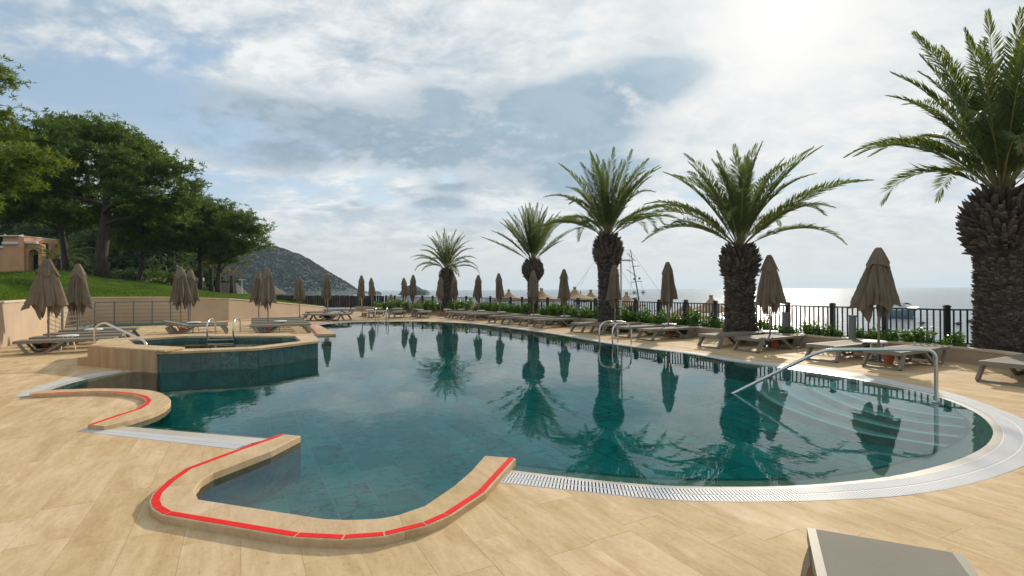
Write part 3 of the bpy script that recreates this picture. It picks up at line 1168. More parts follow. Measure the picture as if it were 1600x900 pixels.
# ------------------------------------------------------------------ raised whirlpool
spa = empty('whirlpool', (ctr.x, ctr.y, 0)); spa.location = (0, 0, 0)
tag(spa, 'raised whirlpool basin of dark green marble with a pale stone rim, beside the main pool', 'whirlpool')
core = MB().prism(spa_out, POOL_Z - .02, SPZ - .05)
core_o = MB()
# outer shell as ring walls (so that the basin is hollow)
def wall_between(mb, A, B, z0, z1):
    n = len(A)
    V = [(p.x, p.y, z) for z in (z0, z1) for p in A] + [(p.x, p.y, z) for z in (z0, z1) for p in B]
    F = []
    for i in range(n):
        j = (i + 1) % n
        F.append((i, j, n + j, n + i))
        F.append((2 * n + j, 2 * n + i, 3 * n + i, 3 * n + j))
        F.append((n + i, n + j, 3 * n + j, 3 * n + i))
    mb.add(V, F)
wall_between(core_o, [p + (ctr - p).normalized() * .02 for p in spa_out], [p + (ctr - p).normalized() * .02 for p in spa_in], POOL_Z - .02, SPZ - .042)
core_o.build('basin_shell', 'spa_grout', spa)
# marble tiles on the outer faces towards the pool and on the inner faces
def wall_tiles(p, q, z0, z1, rows, tw, out_n, th=0.012):
    L = (q - p).length
    n = max(1, round(L / tw))
    d = (q - p).normalized()
    for r in range(rows):
        za = z0 + (z1 - z0) * r / rows + .003; zb = z0 + (z1 - z0) * (r + 1) / rows - .003
        for k in range(n):
            a = p + d * (L * k / n + .003); b = p + d * (L * (k + 1) / n - .003)
            ao, bo = a + out_n * th, b + out_n * th
            V = [(a.x, a.y, za), (b.x, b.y, za), (bo.x, bo.y, za), (ao.x, ao.y, za), (a.x, a.y, zb), (b.x, b.y, zb), (bo.x, bo.y, zb), (ao.x, ao.y, zb)]
            o = MB().add(V, [(3, 2, 1, 0), (4, 5, 6, 7), (0, 1, 5, 4), (1, 2, 6, 5), (2, 3, 7, 6), (3, 0, 4, 7)]).build('marble_tile', 'spa_marble', spa)
            set_rnd(o.data, rng.random())
for p, q in ((sB, sC), (sC, sD), (sD, sE), (sE, sF)):
    d = (q - p).normalized(); nn = Vector((d.y, -d.x))
    p2 = p + (ctr - p).normalized() * .02; q2 = q + (ctr - q).normalized() * .02
    wall_tiles(p2, q2, -0.30, SPZ - .045, 2, 0.33, nn)
m = len(spa_in)
for i in range(m):
    p = spa_in[i] + (ctr - spa_in[i]).normalized() * .02; q = spa_in[(i + 1) % m] + (ctr - spa_in[(i + 1) % m]).normalized() * .02
    d = (q - p).normalized(); nn = Vector((-d.y, d.x))
    wall_tiles(p, q, 0.04, SPZ - .045, 1, 0.33, nn, 0.01)
flo = MB(); flo.add([(p.x, p.y, .04) for p in spa_in], [tuple(range(m))]); o = flo.build('basin_floor', 'pool_marble', spa); set_rnd(o.data, .5)
wtr = MB(); wtr.add([(p.x + (ctr - p).normalized().x * .03, p.y + (ctr - p).normalized().y * .03, SPZ - .13) for p in spa_in], [tuple(range(m))]); wtr.build('whirlpool_water', 'spa_water', spa)
for i in range(m):
    j = (i + 1) % m
    a0, a1, b0, b1 = spa_out[i], spa_out[j], spa_in[i], spa_in[j]
    e0 = (ctr - a0).normalized() * -.025; e1 = (ctr - a1).normalized() * -.025
    L = (a1 - a0).length; ns = max(1, round(L / 0.9))
    for k in range(ns):
        t0, t1 = k / ns + .002, (k + 1) / ns - .002
        if i == m - 1:
            pass
        quad = [(a0 + e0).lerp(a1 + e1, t0), (a0 + e0).lerp(a1 + e1, t1), b0.lerp(b1, t1), b0.lerp(b1, t0)]
        o = MB().prism(quad, SPZ - .042, SPZ, True).build('rim_stone', 'travertine_kerb', spa)
        set_rnd(o.data, rng.random())
# solid travertine platform at the front left
dAB = (sB - sA).normalized(); nAB = Vector((dAB.y, -dAB.x))
base = [sA + nAB * .03, sB + nAB * .03 - dAB * .05, sB + nAB * .03 - dAB * .05 - nAB * .5 - dAB*.2, sA - nAB * .42]
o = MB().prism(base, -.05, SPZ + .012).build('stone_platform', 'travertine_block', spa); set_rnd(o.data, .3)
topq = [p + ((p - (base[0] + base[2]) / 2).normalized() * .02) for p in base]
topq[1] = topq[1] + dAB * .22; topq[2] = topq[2] + dAB * .22
o = MB().prism(topq, SPZ + .0125, SPZ + .04, True).build('platform_slab', 'travertine_kerb', spa); set_rnd(o.data, .7)
st = [sA - dAB * .36 + nAB * .03, sA + nAB * .03 - dAB * .003, sA - nAB * .45 - dAB * .003, sA - dAB * .36 - nAB * .45]
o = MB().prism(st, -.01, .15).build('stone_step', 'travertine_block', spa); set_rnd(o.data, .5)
for p, q in ((sH, sA), (sG, sH), (sF, sG)):
    nn = Vector(((q - p).y, -(q - p).x)).normalized()
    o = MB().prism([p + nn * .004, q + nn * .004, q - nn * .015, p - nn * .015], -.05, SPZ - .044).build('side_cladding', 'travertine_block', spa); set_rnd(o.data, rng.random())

# ------------------------------------------------------------------ stainless handrails and ladders
def bend(pts, r=0.12, n=6):
    """round the corners of a path"""
    pts = [Vector(p) for p in pts]
    out = [pts[0]]
    for i in range(1, len(pts) - 1):
        a, b, c = pts[i - 1], pts[i], pts[i + 1]
        d1 = (a - b).normalized(); d2 = (c - b).normalized()
        rr = min(r, (a - b).length * .45, (c - b).length * .45)
        p1 = b + d1 * rr; p2 = b + d2 * rr
        for k in range(n + 1):
            t = k / n
            out.append(p1.lerp(b, t).lerp(b.lerp(p2, t), t))
    out.append(pts[-1])
    return out


hb = P(1463, 628); 
railp = [(hb.x, hb.y, -.05), (hb.x, hb.y, .69), PY(1285, 546.5, 6.86), PY(1152, 612, 7.35), ]
railp[3] = Vector(railp[3]); dirn = (railp[3] - Vector(railp[2])).normalized(); railp[3] = railp[3] + dirn * .5
o = MB().tube(bend(railp, .16), 0.0235, 12).build('step_handrail', 'steel', smooth=True)
tag(o, 'long stainless steel handrail leading down into the pool over the white lined steps', 'handrail')
fl2 = MB().lathe([(.05, 0), (.05, .012), (.03, .02)], (hb.x, hb.y, -.006), 16).build('base_flange', 'steel', o)

p0 = P(148, 537, SPZ); p1 = P(231, 541, SPZ)
o = MB().tube(bend([(p0.x, p0.y, SPZ - .1), (p0.x, p0.y, SPZ + .36), (p0.x + .22, p0.y - .02, SPZ + .46), (p1.x - .05, p1.y, SPZ + .10), (p1.x, p1.y, SPZ - .12)], .12), 0.024, 10).build('whirlpool_handrail', 'steel', smooth=True)
tag(o, 'stainless steel grab rail sloping down to the water of the raised whirlpool', 'handrail')


def ladder(c, dirw, name, label, z0, h=0.58, w=0.5, under=0.30):
    """two hooped rails over the edge; dirw points over the water"""
    root = empty(name, (c.x, c.y, z0), 0)
    tag(root, label, 'ladder')
    d = Vector(dirw).normalized(); s = Vector((-d.y, d.x))
    for sg in (-1, 1):
        o0 = s * (sg * w / 2)
        pts = [(-d * .32 + o0).to_3d(), (-d * .32 + o0).to_3d() + Vector((0, 0, h * .62))]
        for k in range(9):
            a = math.pi * k / 8
            q = (-d * (.32 * math.cos(a)) * .98 + o0)
            pts.append(Vector((q.x, q.y, h * .62 + h * .38 * math.sin(a))))
        q = d * .33 + o0
        pts += [Vector((q.x, q.y, h * .3)), Vector((q.x - d.x * .05, q.y - d.y * .05, -.1)), Vector((q.x - d.x * .14, q.y - d.y * .14, -under))]
        MB().tube(pts, 0.021, 10).build('ladder_rail', 'steel', root, smooth=True)
    for zz in (-.08, -.24):
        q = d * .27
        MB().box((q.x, q.y, zz), (.08, w, .025), math.atan2(d.y, d.x)).build('tread', 'steel', root)
    return root


lp, lt = P(968, 538).xy, None
i = min(range(len(E_R)), key=lambda k: (E_R[k] - lp).length)
t = (E_R[i + 2] - E_R[i - 2]).normalized(); nw = Vector((-t.y, t.x))
if (E_R[i] + nw - Vector((0, 12))).length > (E_R[i] - nw - Vector((0, 12))).length: nw = -nw
ladder(E_R[i] - nw * .02, nw, 'pool_ladder', 'stainless pool ladder with two hooped rails at the right edge near the third palm', 0, .62, .55)
i = min(range(len(E_R)), key=lambda k: (E_R[k] - P(597, 502.5).xy).length)
ladder(E_R[i] - Vector((0, -.02)), (0.08, -1), 'pool_ladder', 'stainless pool ladder with two upright rails at the far end of the pool', 0, .66, .5)
fm = spa_in[4].lerp(spa_in[5], .50)
ladder(fm + Vector((0, .12)), (0.25, -1), 'pool_ladder', 'pair of looped stainless grab rails on the back rim of the whirlpool', SPZ, .42, .58, .2)

# ------------------------------------------------------------------ sun loungers
def make_lounger(raised=False):
    root = empty('sun_lounger', (0, 0, 0))
    W2, ZT, LN = 0.27, 0.33, 1.92
    hinge = 1.18
    m = MB()
    for sg in (-1, 1):
        m.bar([(0.0, sg * W2, ZT - .03), (hinge, sg * W2, ZT - .03)] if raised else [(0, sg * W2, ZT - .03), (LN, sg * W2, ZT - .03)], .052, .062, (0, 1, 0))
    m.box((.022, 0, ZT - .03), (.045, W2 * 2 - .05, .056))
    m.box((hinge, 0, ZT - .034), (.04, W2 * 2 - .05, .045))
    if not raised:
        m.box((LN - .022, 0, ZT - .03), (.045, W2 * 2 - .05, .056))
    m.build('frame', 'lounger_plastic', root)
    # sling, slightly sagging, and crowned at the edges
    def sheet(x0, x1, name, mat='lounger_sling'):
        V, F = [], []
        nx, ny = 10, 6
        for i in range(nx + 1):
            for j in range(ny + 1):
                x = x0 + (x1 - x0) * i / nx; y = -W2 + .012 + (2 * W2 - .024) * j / ny
                sag = .010 * math.sin(math.pi * j / ny) * math.sin(math.pi * i / nx)
                V.append((x, y, ZT + .004 - sag))
        k = len(V)
        V += [(a, b, c - .012) for a, b, c in V]
        for i in range(nx):
            for j in range(ny):
                q = i * (ny + 1) + j
                F.append((q, q + ny + 1, q + ny + 2, q + 1)); F.append((k + q + 1, k + q + ny + 2, k + q + ny + 1, k + q))
        for i in range(nx):
            for j in (0, ny):
                q = i * (ny + 1) + j
                F.append((q, k + q, k + q + ny + 1, q + ny + 1) if j else (q + ny + 1, k + q + ny + 1, k + q, q))
        for j in range(ny):
            F.append((j, j + 1, k + j + 1, k + j)); q = nx * (ny + 1) + j
            F.append((q + 1, q, k + q, k + q + 1))
        return MB().add(V, F)
    sheet(.01, hinge - .006, 'seat_sling').build('seat_sling', 'lounger_sling', root, smooth=True)
    bs = sheet(hinge + .006, LN - .01, 'backrest').build('backrest', 'lounger_sling', root, smooth=True)
    if raised:
        mm = MB()
        for sg in (-1, 1):
            mm.bar([(hinge, sg * W2, ZT - .03), (LN, sg * W2, ZT - .03)], .045, .06, (0, 1, 0))
        mm.box((LN - .022, 0, ZT - .03), (.045, W2 * 2 - .05, .056))
        fr = mm.build('backrest_frame', 'lounger_plastic', bs)
        rot = Matrix.Translation((hinge, 0, ZT)) @ Matrix.Rotation(R(-14), 4, 'Y') @ Matrix.Translation((-hinge, 0, -ZT))
        bs.data.transform(rot); fr.data.transform(rot)
    for sg in (-1, 1):
        MB().bar([(.21, sg * (W2 + .012), ZT - .035), (.13, sg * (W2 + .028), ZT * .55), (.02, sg * (W2 + .040), .018)], .042, .085, (0, 1, 0)).build('leg', 'lounger_plastic', root)
        MB().bar(bend([(1.00, sg * (W2 - .004), ZT - .055), (1.36, sg * W2, .024), (1.66, sg * W2, .024), (1.82, sg * (W2 - .004), ZT - .055)], .06, 3), .042, .055, (0, 1, 0)).build('skid', 'lounger_plastic', root)
    MB().box((.026, 0, .02), (.045, W2 * 2 + .036, .036)).build('foot_bar', 'lounger_plastic', root)
    MB().bar([(1.05, 0, ZT - .07), (1.30, 0, .12), (1.52, 0, .12), (1.60, 0, ZT - .07)], W2 * 1.3, .022, (0, 1, 0)).build('back_support', 'dark_steel', root)
    return root


AF = Vector((.88, .475)).normalized()
LG_R = 'sun loungers in a row along the right edge of the pool'
LG_F = 'sun loungers at the far end of the pool'
LG_W = 'sun loungers behind the whirlpool'
LG_L = 'sun loungers by the left wall'
right_feet = [
    (7.5, 7.84, AF, 'taupe lounger cut by the right edge of the picture, before the big palm'),
    (6.77, 9.42, AF, 'taupe lounger ending behind the curved handrail, right of the largest parasol'),
    (6.28, 10.45, AF, 'taupe lounger left of the largest parasol, crossed by the sloping handrail'),
    (5.48, 12.05, AF, 'taupe lounger in front of the parasol right of the second palm'),
    (4.92, 12.9, AF, 'taupe lounger standing right below the trunk of the second palm'),
    (3.82, 14.85, AF, 'taupe lounger just right of the ladder, below the parasol left of the second palm'),
    (3.35, 15.8, AF, 'taupe lounger seen through the hoops of the ladder on the right edge'),
    (2.75, 16.95, AF, 'taupe lounger just left of the ladder on the right edge'),
    (2.18, 17.6, AF, 'taupe lounger below the third palm, second left of the ladder'),
    (0.95, 19.85, AF, 'taupe lounger by the parasol just left of the third palm, right of that pole'),
    (0.40, 20.8, AF, 'taupe lounger by the parasol just left of the third palm, left of that pole'),
    (-0.35, 21.7, AF, 'taupe lounger in front of the fourth palm and its parasol'),
    (-0.95, 22.9, AF, 'taupe lounger left of the fourth palm'),
]
far_feet = [
    (-2.05, 24.6, AF, 'taupe lounger at the far bend of the pool edge, nearest of a tight four'),
    (-2.5, 25.5, AF, 'taupe lounger second in the tight row of four at the far bend'),
    (-3.0, 26.4, AF, 'taupe lounger third in the tight row of four at the far bend'),
    (-3.5, 27.3, AF, 'taupe lounger last of the tight four at the far bend, before the far palm'),
    (-4.78, 27.2, Vector((-.05, 1)), 'taupe lounger pointing straight at the far pool edge, right of a small white table'),
    (-6.25, 27.3, Vector((-.05, 1)), 'taupe lounger pointing at the far pool edge, left of a small white table'),
    (-7.5, 27.8, Vector((-.08, 1)), 'taupe lounger at the far pool edge behind the far ladder'),
    (-5.9, 31.6, Vector((-.05, 1)), 'taupe lounger in the back row at the far end, below a pair of parasols'),
    (-7.3, 31.9, Vector((-.05, 1)), 'taupe lounger in the back row at the far end, left of the paired parasols'),
    (-8.9, 33.0, Vector((-.1, 1)), 'taupe lounger in the back row at the far end, leftmost of its three'),
    (-8.2, 25.6, Vector((-.96, .28)), 'taupe lounger seen from the side at the far left corner of the pool'),
    (-10.35, 25.7, Vector((.96, -.28)), 'taupe lounger seen from the side, end to end with one at the far left corner'),
    (-11.4, 28.2, Vector((.9, .43)), 'taupe lounger by the low end of the beige wall, nearer of two'),
    (-11.6, 31.4, Vector((.9, .43)), 'taupe lounger by the low end of the beige wall, farther of two'),
]
hd = -AF
def foot_from_head(x, y):
    return (x + 1.92 * AF.x, y + 1.92 * AF.y)
left_feet = [
    (*foot_from_head(-11.9, 12.3), hd, 'taupe lounger nearest the left wall shadow, in front of a terracotta pot', LG_L),
    (*foot_from_head(-12.5, 13.35), hd, 'taupe lounger second by the left wall, beside the white table', LG_L),
    (*foot_from_head(-13.1, 14.4), hd, 'taupe lounger third from the front by the left wall', LG_L),
    (*foot_from_head(-13.75, 15.6), hd, 'taupe lounger farthest by the left wall, before the steel railing', LG_L),
    (-10.1, 18.2, hd, 'taupe lounger with its back tilted up, behind the whirlpool grab rails', LG_W),
    (-10.65, 19.2, hd, 'flat taupe lounger behind the one with the tilted back', LG_W),
    (*foot_from_head(-8.9, 17.35), hd, 'taupe lounger nearest of the five right of the whirlpool rails', LG_W),
    (*foot_from_head(-9.35, 18.35), hd, 'taupe lounger second of the five right of the whirlpool rails', LG_W),
    (*foot_from_head(-9.85, 19.35), hd, 'taupe lounger in the middle of the five behind the right of the whirlpool', LG_W),
    (*foot_from_head(-10.45, 20.5), hd, 'taupe lounger fourth of the five behind the right of the whirlpool', LG_W),
    (*foot_from_head(-11.1, 21.8), hd, 'taupe lounger farthest of the five behind the right of the whirlpool', LG_W),
]
proto = make_lounger(False)
proto_up = make_lounger(True)
reg(proto)


def put_lounger(src, first, x, y, h, label, group):
    o = src if first else copy_tree(src)
    o.location = (x, y, 0.0)
    o.rotation_euler = (0, 0, math.atan2(h.y, h.x))
    tag(o, label, 'sun lounger', group)
    return o


put_lounger(proto, True, 1.70, 2.375, Vector((-.43, -.9)), 'grey lounger in the bottom right corner, nearest of all', 'sun loungers in front')
for x, y, h, lab in right_feet:
    put_lounger(proto, False, x, y, h, lab, LG_R)
for x, y, h, lab in far_feet:
    put_lounger(proto, False, x, y, h, lab, LG_F)
for x, y, h, lab, gr in left_feet:
    put_lounger(proto_up if 'tilted up' in lab else proto, 'tilted up' in lab, x, y, h, lab, gr)

# ------------------------------------------------------------------ closed parasols
def canopy_mesh(seed, rmax, hem=0.86, top=2.27):
    """a loosely furled square canopy: eight flaps that stand out between the gathered ribs, with pointed hems"""
    rg = random.Random(seed)
    na, nr = 176, 26
    nf = 7
    ph = [2 * math.pi * k / nf + rg.uniform(-.26, .26) for k in range(nf)]
    wid = [rg.uniform(.17, .29) for k in range(nf)]
    amp = [rg.uniform(.35, 1.25) for k in range(nf)]
    skew = [rg.uniform(-.5, .5) for k in range(nf)]
    drop = [rg.uniform(-.10, .20) for k in range(nf)]
    lean = rg.uniform(0, 6.28)
    def fold(a, t):
        v = 0.0; dr = 0.0
        for p, q, w, sk, l in zip(ph, amp, wid, skew, drop):
            d = (a - p - sk * t * .7 + math.pi) % (2 * math.pi) - math.pi
            x = max(0.0, 1 - abs(d + sk * .10) / (w * 1.45))
            v = max(v, q * x ** .85); dr += l * x
        return v, dr
    def crease(a, t):
        return (1 - abs(math.sin(4.5 * a + lean + .8 * math.sin(3 * t + lean)))) ** 4 + .7 * (1 - abs(math.sin(3.5 * a + 2.1 * lean - .6 * t))) ** 5
    can = MB()
    # outer flaps, from the shoulder straight down to a jagged hem
    z0 = top - .20
    for (ra, rb0, rb1, hem0, vary, inner) in ((.145, .50, .52, hem + .30, 1.0, False), (.10, .46, .22, hem, .0, True)):
        V = []
        for i in range(nr + 1):
            t = i / nr
            for k in range(na):
                a = 2 * math.pi * k / na
                f, dr = fold(a + (.35 if inner else 0), t)
                f = min(1.15, f)
                if not inner:
                    zh = hem0 - dr * .75 + .04 * math.sin(2 * a + lean) + .05 * (1 - f)
                    r = ra + (rmax * (rb0 + rb1 * f) - ra) * t ** .95
                    r *= 1 - .22 * crease(a, t) * min(1, t * 2.5)
                else:
                    # gathered cloth that falls inwards below the flaps and ends in points
                    zh = hem0 + .34 * (1 - min(1, f * 1.15)) - dr * .2
                    q = min(1, t / .72)
                    r = ra + (rmax * (.40 + .30 * f) - ra) * q
                    if t > .72:
                        r *= 1 - .50 * ((t - .72) / .28)
                    r *= 1 - .16 * crease(a + .4, t) * min(1, t * 2.5)
                z = z0 + (zh - z0) * t
                r += .006 * math.sin(13 * a + 8 * t + lean) * t
                V.append((r * math.cos(a) + .02 * math.cos(lean) * t, r * math.sin(a) + .02 * math.sin(lean) * t, z))
        F = []
        for i in range(nr):
            for k in range(na):
                q = i * na
                F.append((q + k, q + na + k, q + na + (k + 1) % na, q + (k + 1) % na))
        can.add(V, F)
    V = []
    for i in range(13):
        t = i / 12
        for k in range(na):
            a = 2 * math.pi * k / na
            f, dr = fold(a, .12)
            sq = abs(math.cos(2 * (a - ph[0]))) ** 2.2
            z = top + .03 - (.33 + .11 * sq - .05 * f + .02 * math.sin(5 * a + lean)) * t
            u = (top + .03 - z) / .40
            r = .045 + (.075 + rmax * .16) * u ** .78 + (.012 + rmax * .07) * min(1.1, f) * u + .022 * t ** 4 * sq
            r *= 1 - .10 * crease(a, .2) * t
            V.append((r * math.cos(a), r * math.sin(a), z))
    F = [tuple(range(na))]
    for i in range(12):
        for k in range(na):
            q = i * na
            F.append((q + k, q + na + k, q + na + (k + 1) % na, q + (k + 1) % na))
    cap = MB().add(V, F)
    return can, cap


protos = []
for sd, rm, hm in ((1, .31, .80), (2, .28, .84), (3, .39, .80), (4, .51, .80)):
    u = empty('parasol', (0, 0, 0))
    can, cap = canopy_mesh(sd, rm, hm)
    can.build('canopy', 'parasol_fabric', u, smooth=True)
    cap.build('canopy_cap', 'parasol_fabric', u, smooth=True)
    MB().lathe([(.024, 0), (.024, .70), (.030, .70), (.030, .76), (.021, .765), (.021, 2.2)], n=12).build('pole', 'pole_paint', u, smooth=True)
    MB().lathe([(.17, 0), (.17, .03), (.05, .05), (.035, .16)], n=20).build('foot_plate', 'dark_steel', u, smooth=True)
    protos.append(u)
reg(protos[0])
# side table and pot
tp = empty('side_table', (0, 0, 0))
MB().lathe([(.20, .355), (.225, .36), (.225, .385), (.21, .392)], n=24).build('table_top', 'white_plastic', tp, smooth=True)
for k in range(3):
    a = 2 * math.pi * k / 3 + .5
    MB().tube([(.10 * math.cos(a), .10 * math.sin(a), .357), (.17 * math.cos(a), .17 * math.sin(a), 0)], .018, 8).build('leg', 'white_plastic', tp, smooth=True)
pot = MB().lathe([(.075, 0), (.11, .19), (.125, .19), (.125, .225), (.105, .225), (.095, .17)], n=20, capt=True).build('terracotta_pot', 'terracotta', smooth=True)
reg(tp)

UG_R = 'closed parasols along the right edge of the pool'
UG_F = 'closed parasols at the far end of the pool'
UG_L = 'closed parasols at the left of the pool'
# px, Y, height, variant, angle, label
US = [
    (1372, 10.4, 2.31, 3, 0.3, 'big taupe parasol, closed, nearest of the right row beside the large palm', UG_R),
    (1203, 13.0, 2.34, 2, 1.2, 'closed taupe parasol just right of the second palm trunk', UG_R),
    (1044, 16.0, 2.33, 0, 2.2, 'closed taupe parasol between the second and third palms', UG_R),
    (961, 17.6, 2.33, 0, 0.9, 'closed taupe parasol in front of the trunk of the third palm', UG_R),
    (881, 21.2, 2.33, 0, 3.1, 'closed taupe parasol between the third and fourth palms', UG_R),
    (833, 22.6, 2.33, 1, 0.2, 'closed taupe parasol in front of the trunk of the fourth palm', UG_R),
    (780, 25.4, 2.31, 1, 4.2, 'closed taupe parasol first left of the fourth palm', UG_R),
    (748, 27.2, 2.28, 1, 1.9, 'closed taupe parasol midway between the fourth and the far palm', UG_R),
    (710, 29.4, 2.27, 1, 0.7, 'closed taupe parasol touching the right side of the far palm trunk', UG_F),
    (688, 29.4, 2.25, 1, 2.7, 'closed taupe parasol touching the left side of the far palm trunk', UG_F),
    (645, 29.0, 2.36, 1, 3.6, 'closed taupe parasol before the small rock island, right one of its pair', UG_F),
    (632, 33.5, 2.30, 1, 5.0, 'closed taupe parasol before the small rock island, left one of its pair', UG_F),
    (581, 33.0, 2.30, 1, 0.4, 'smaller closed taupe parasol of the pair right of the headland foot', UG_F),
    (566, 29.2, 2.35, 1, 1.5, 'larger closed taupe parasol of the pair right of the headland foot', UG_F),
    (512, 26.4, 2.36, 1, 2.5, 'single closed taupe parasol before the slope of the headland', UG_F),
    (468, 28.6, 2.31, 2, 3.3, 'single closed taupe parasol left of the low end of the beige wall', UG_F),
    (419, 18.8, 2.35, 2, 0.1, 'closed taupe parasol before the headland, front one of the pair by the whirlpool', UG_L),
    (404, 22.3, 2.36, 2, 1.1, 'closed taupe parasol half hidden behind another by the whirlpool', UG_L),
    (283, 18.4, 2.40, 2, 2.0, 'closed taupe parasol front one of the pair at the end of the steel railing', UG_L),
    (297, 21.0, 2.40, 2, 2.9, 'closed taupe parasol rear one of the pair at the end of the steel railing', UG_L),
    (76, 13.05, 2.34, 3, 0.6, 'broad closed taupe parasol nearest the left wall', UG_L),
    (121, 15.2, 2.33, 2, 4.4, 'closed taupe parasol second from the left, before the steel railing', UG_L),
]
first = set()
first_tp = [True]
for px, Y, H, var, ang, lab, gr in US:
    yh = HZ + math.tan(ROLL) * (px - 800)
    X = (px - 800) / FPX * Y
    src = protos[var]
    u = copy_tree(src) if var in first else src
    first.add(var)
    u.location = (X, Y, 0)
    u.rotation_euler = (R(rng.uniform(-1, 1)), R(rng.uniform(-1, 1)), ang)
    u.scale = (1, 1, H / 2.30)
    tag(u, lab, 'parasol', gr)
    short = lab.replace('closed taupe parasol', 'parasol').replace('big taupe parasol, closed,', 'parasol')
    if px not in (632, 581, 297, 404, 468):
        t = tp if first_tp[0] else copy_tree(tp)
        off = Vector((.10, .42)) if X > -3 else Vector((.38, .20))
        t.location = (X + off.x, Y + off.y * .6, 0); t.rotation_euler = (0, 0, ang * 3)
        where = {1372: 'by the largest parasol of the right row', 1203: 'by the parasol right of the second palm', 1044: 'by the parasol between second and third palms', 961: 'by the parasol before the third palm',
                 881: 'by the parasol between third and fourth palms', 833: 'by the parasol before the fourth palm', 780: 'by the parasol left of the fourth palm', 748: 'by the parasol midway to the far palm', 710: 'by the parasol right of the far palm',
                 688: 'by the parasol left of the far palm', 645: 'by the parasols before the rock island', 566: 'by the parasols right of the headland foot', 512: 'by the single parasol before the headland',
                 419: 'by the parasol pair near the whirlpool', 283: 'by the parasol pair at the railing end', 76: 'by the broad parasol at the left wall', 121: 'by the second parasol from the left'}[px]
        tag(t, 'small round white table standing ' + where, 'table', 'small white tables beside the parasols')
        pt = pot if first_tp[0] else pot.copy()
        if not first_tp[0]:
            C.objects.link(pt)
        first_tp[0] = False
        po = Vector((-.02, -.30)) if X > -3 else Vector((.25, -.35))
        pt.location = (X + po.x, Y + po.y, 0)
        tag(pt, 'small terracotta pot on the paving ' + where, 'pot', 'terracotta pots beside the parasols')

# ------------------------------------------------------------------ planter with its low wall, soil
plw_s = []
for a, b in zip(plw, plw[1:]):
    plw_s.append(a)
plw_s.append(plw[-1])
pw_o = smooth_line(plw_s, 0.35)
root = empty('planter_wall', (0, 0, 0)); tag(root, 'long low beige planter wall under the palms and the dark fence', 'planter wall')
bo = offset(pw_o, -0.16)
V = MB()
for a, b, nm, z0, z1, mt in ((pw_o, bo, 'wall_body', -.05, .27, 'planter_render'), (offset(pw_o, .02), offset(pw_o, -.18), 'wall_coping', .2705, .31, 'wall_cap')):
    n = len(a)
    vs = [(p.x, p.y, z0) for p in a] + [(p.x, p.y, z1) for p in a] + [(p.x, p.y, z1) for p in b] + [(p.x, p.y, z0) for p in b]
    fs = []
    for i in range(n - 1):
        for j in range(4):
            j2 = (j + 1) % 4
            fs.append((j * n + i, j * n + i + 1, j2 * n + i + 1, j2 * n + i))
    MB().add(vs, fs).build(nm, mt, root)
back = [Vector(p) for p in ((14, 5.6), (14, 10.4), (11.0, 10.8), (9.5, 11.3), (-1.2, 29.9), (-9.2, 38.4), (-14, 41.5), (-13.2, 38.0))]
soilp = offset(pw_o, -0.10) + back[::-1]
soilp2 = soilp
tri = tessellate_polygon([[Vector((p.x, p.y, 0)) for p in soilp2]])
tag(MB().add([(p.x, p.y, .22) for p in soilp2], [t for t in tri]).build('planting_soil', 'soil'), kind='structure')

# ------------------------------------------------------------------ dark fence
fence = empty('metal_fence', (0, 0, 0)); tag(fence, 'long dark metal fence of posts and thin upright bars between the palms and the sea', 'fence')
FB, FT = 0.22, 1.11
Lf = length(fence_line)
post_me = MB().box((0, 0, .425), (.095, .095, .85)).box((0, 0, .868), (.112, .112, .035)).box((0, 0, .894), (.07, .07, .016)); pme = None
bar_me = None
sp = 1.165
npost = int(Lf / sp) + 1
nbar = 0
extra = MB()
mode = []
bars = []
L0 = (fence_line[1] - fence_line[0]).length + (fence_line[2] - fence_line[1]).length
s0 = L0 % sp
for k in range(npost):
    s = s0 + k * sp
    if s > Lf: break
    p, d = at_len(fence_line, s)
    rz = math.atan2(d.y, d.x)
    if pme is None:
        o = post_me.build('post', 'fence_paint', fence); pme = o.data
    else:
        o = link('post', pme, None, fence)
    o.location = (p.x, p.y, FB); o.rotation_euler = (0, 0, rz)
    for j in range(1, 10):
        sb = s + sp * j / 10
        if sb < Lf:
            pb, db = at_len(fence_line, sb); bars.append((pb, math.atan2(db.y, db.x)))
bars.sort(key=lambda t: t[0].length)
for k, (pb, rz) in enumerate(bars):
    if k < 300:
        if bar_me is None:
            o = MB().box((0, 0, .445), (.026, .026, .72)).build('baluster', 'fence_paint', fence); bar_me = o.data
        else:
            o = link('baluster', bar_me, None, fence)
        o.location = (pb.x, pb.y, FB); o.rotation_euler = (0, 0, rz)
    else:
        extra.box((pb.x, pb.y, FB + .445), (.020, .020, .72), rz)
if extra.v:
    o = extra.build('distant_balusters', 'fence_paint', fence); o['kind'] = 'stuff'
for zz in (FB + .09, FB + .80):
    for a, b in zip(fence_line, fence_line[1:]):
        MB().bar([(a.x, a.y, zz), (b.x, b.y, zz)], .045, .035, Vector((-(b - a).y, (b - a).x, 0))).build('rail', 'fence_paint', fence)
# reed screen at the far left of the fence
scr = empty('reed_screen', (0, 0, 0)); tag(scr, 'dark brown reed screen along the far left end of the fence', 'screen')
a, b = Vector((-9.6, 38.0)), Vector((-22, 42.4))
for k in range(60):
    t0 = k / 60
    p = a.lerp(b, t0)
    MB().box((p.x, p.y, .62 + .04 * rng.random()), (.17, .05, .86 + .1 * rng.random()), rng.uniform(-.3, .3) + math.atan2((b - a).y, (b - a).x)).build('reed_bundle', 'reed', scr)

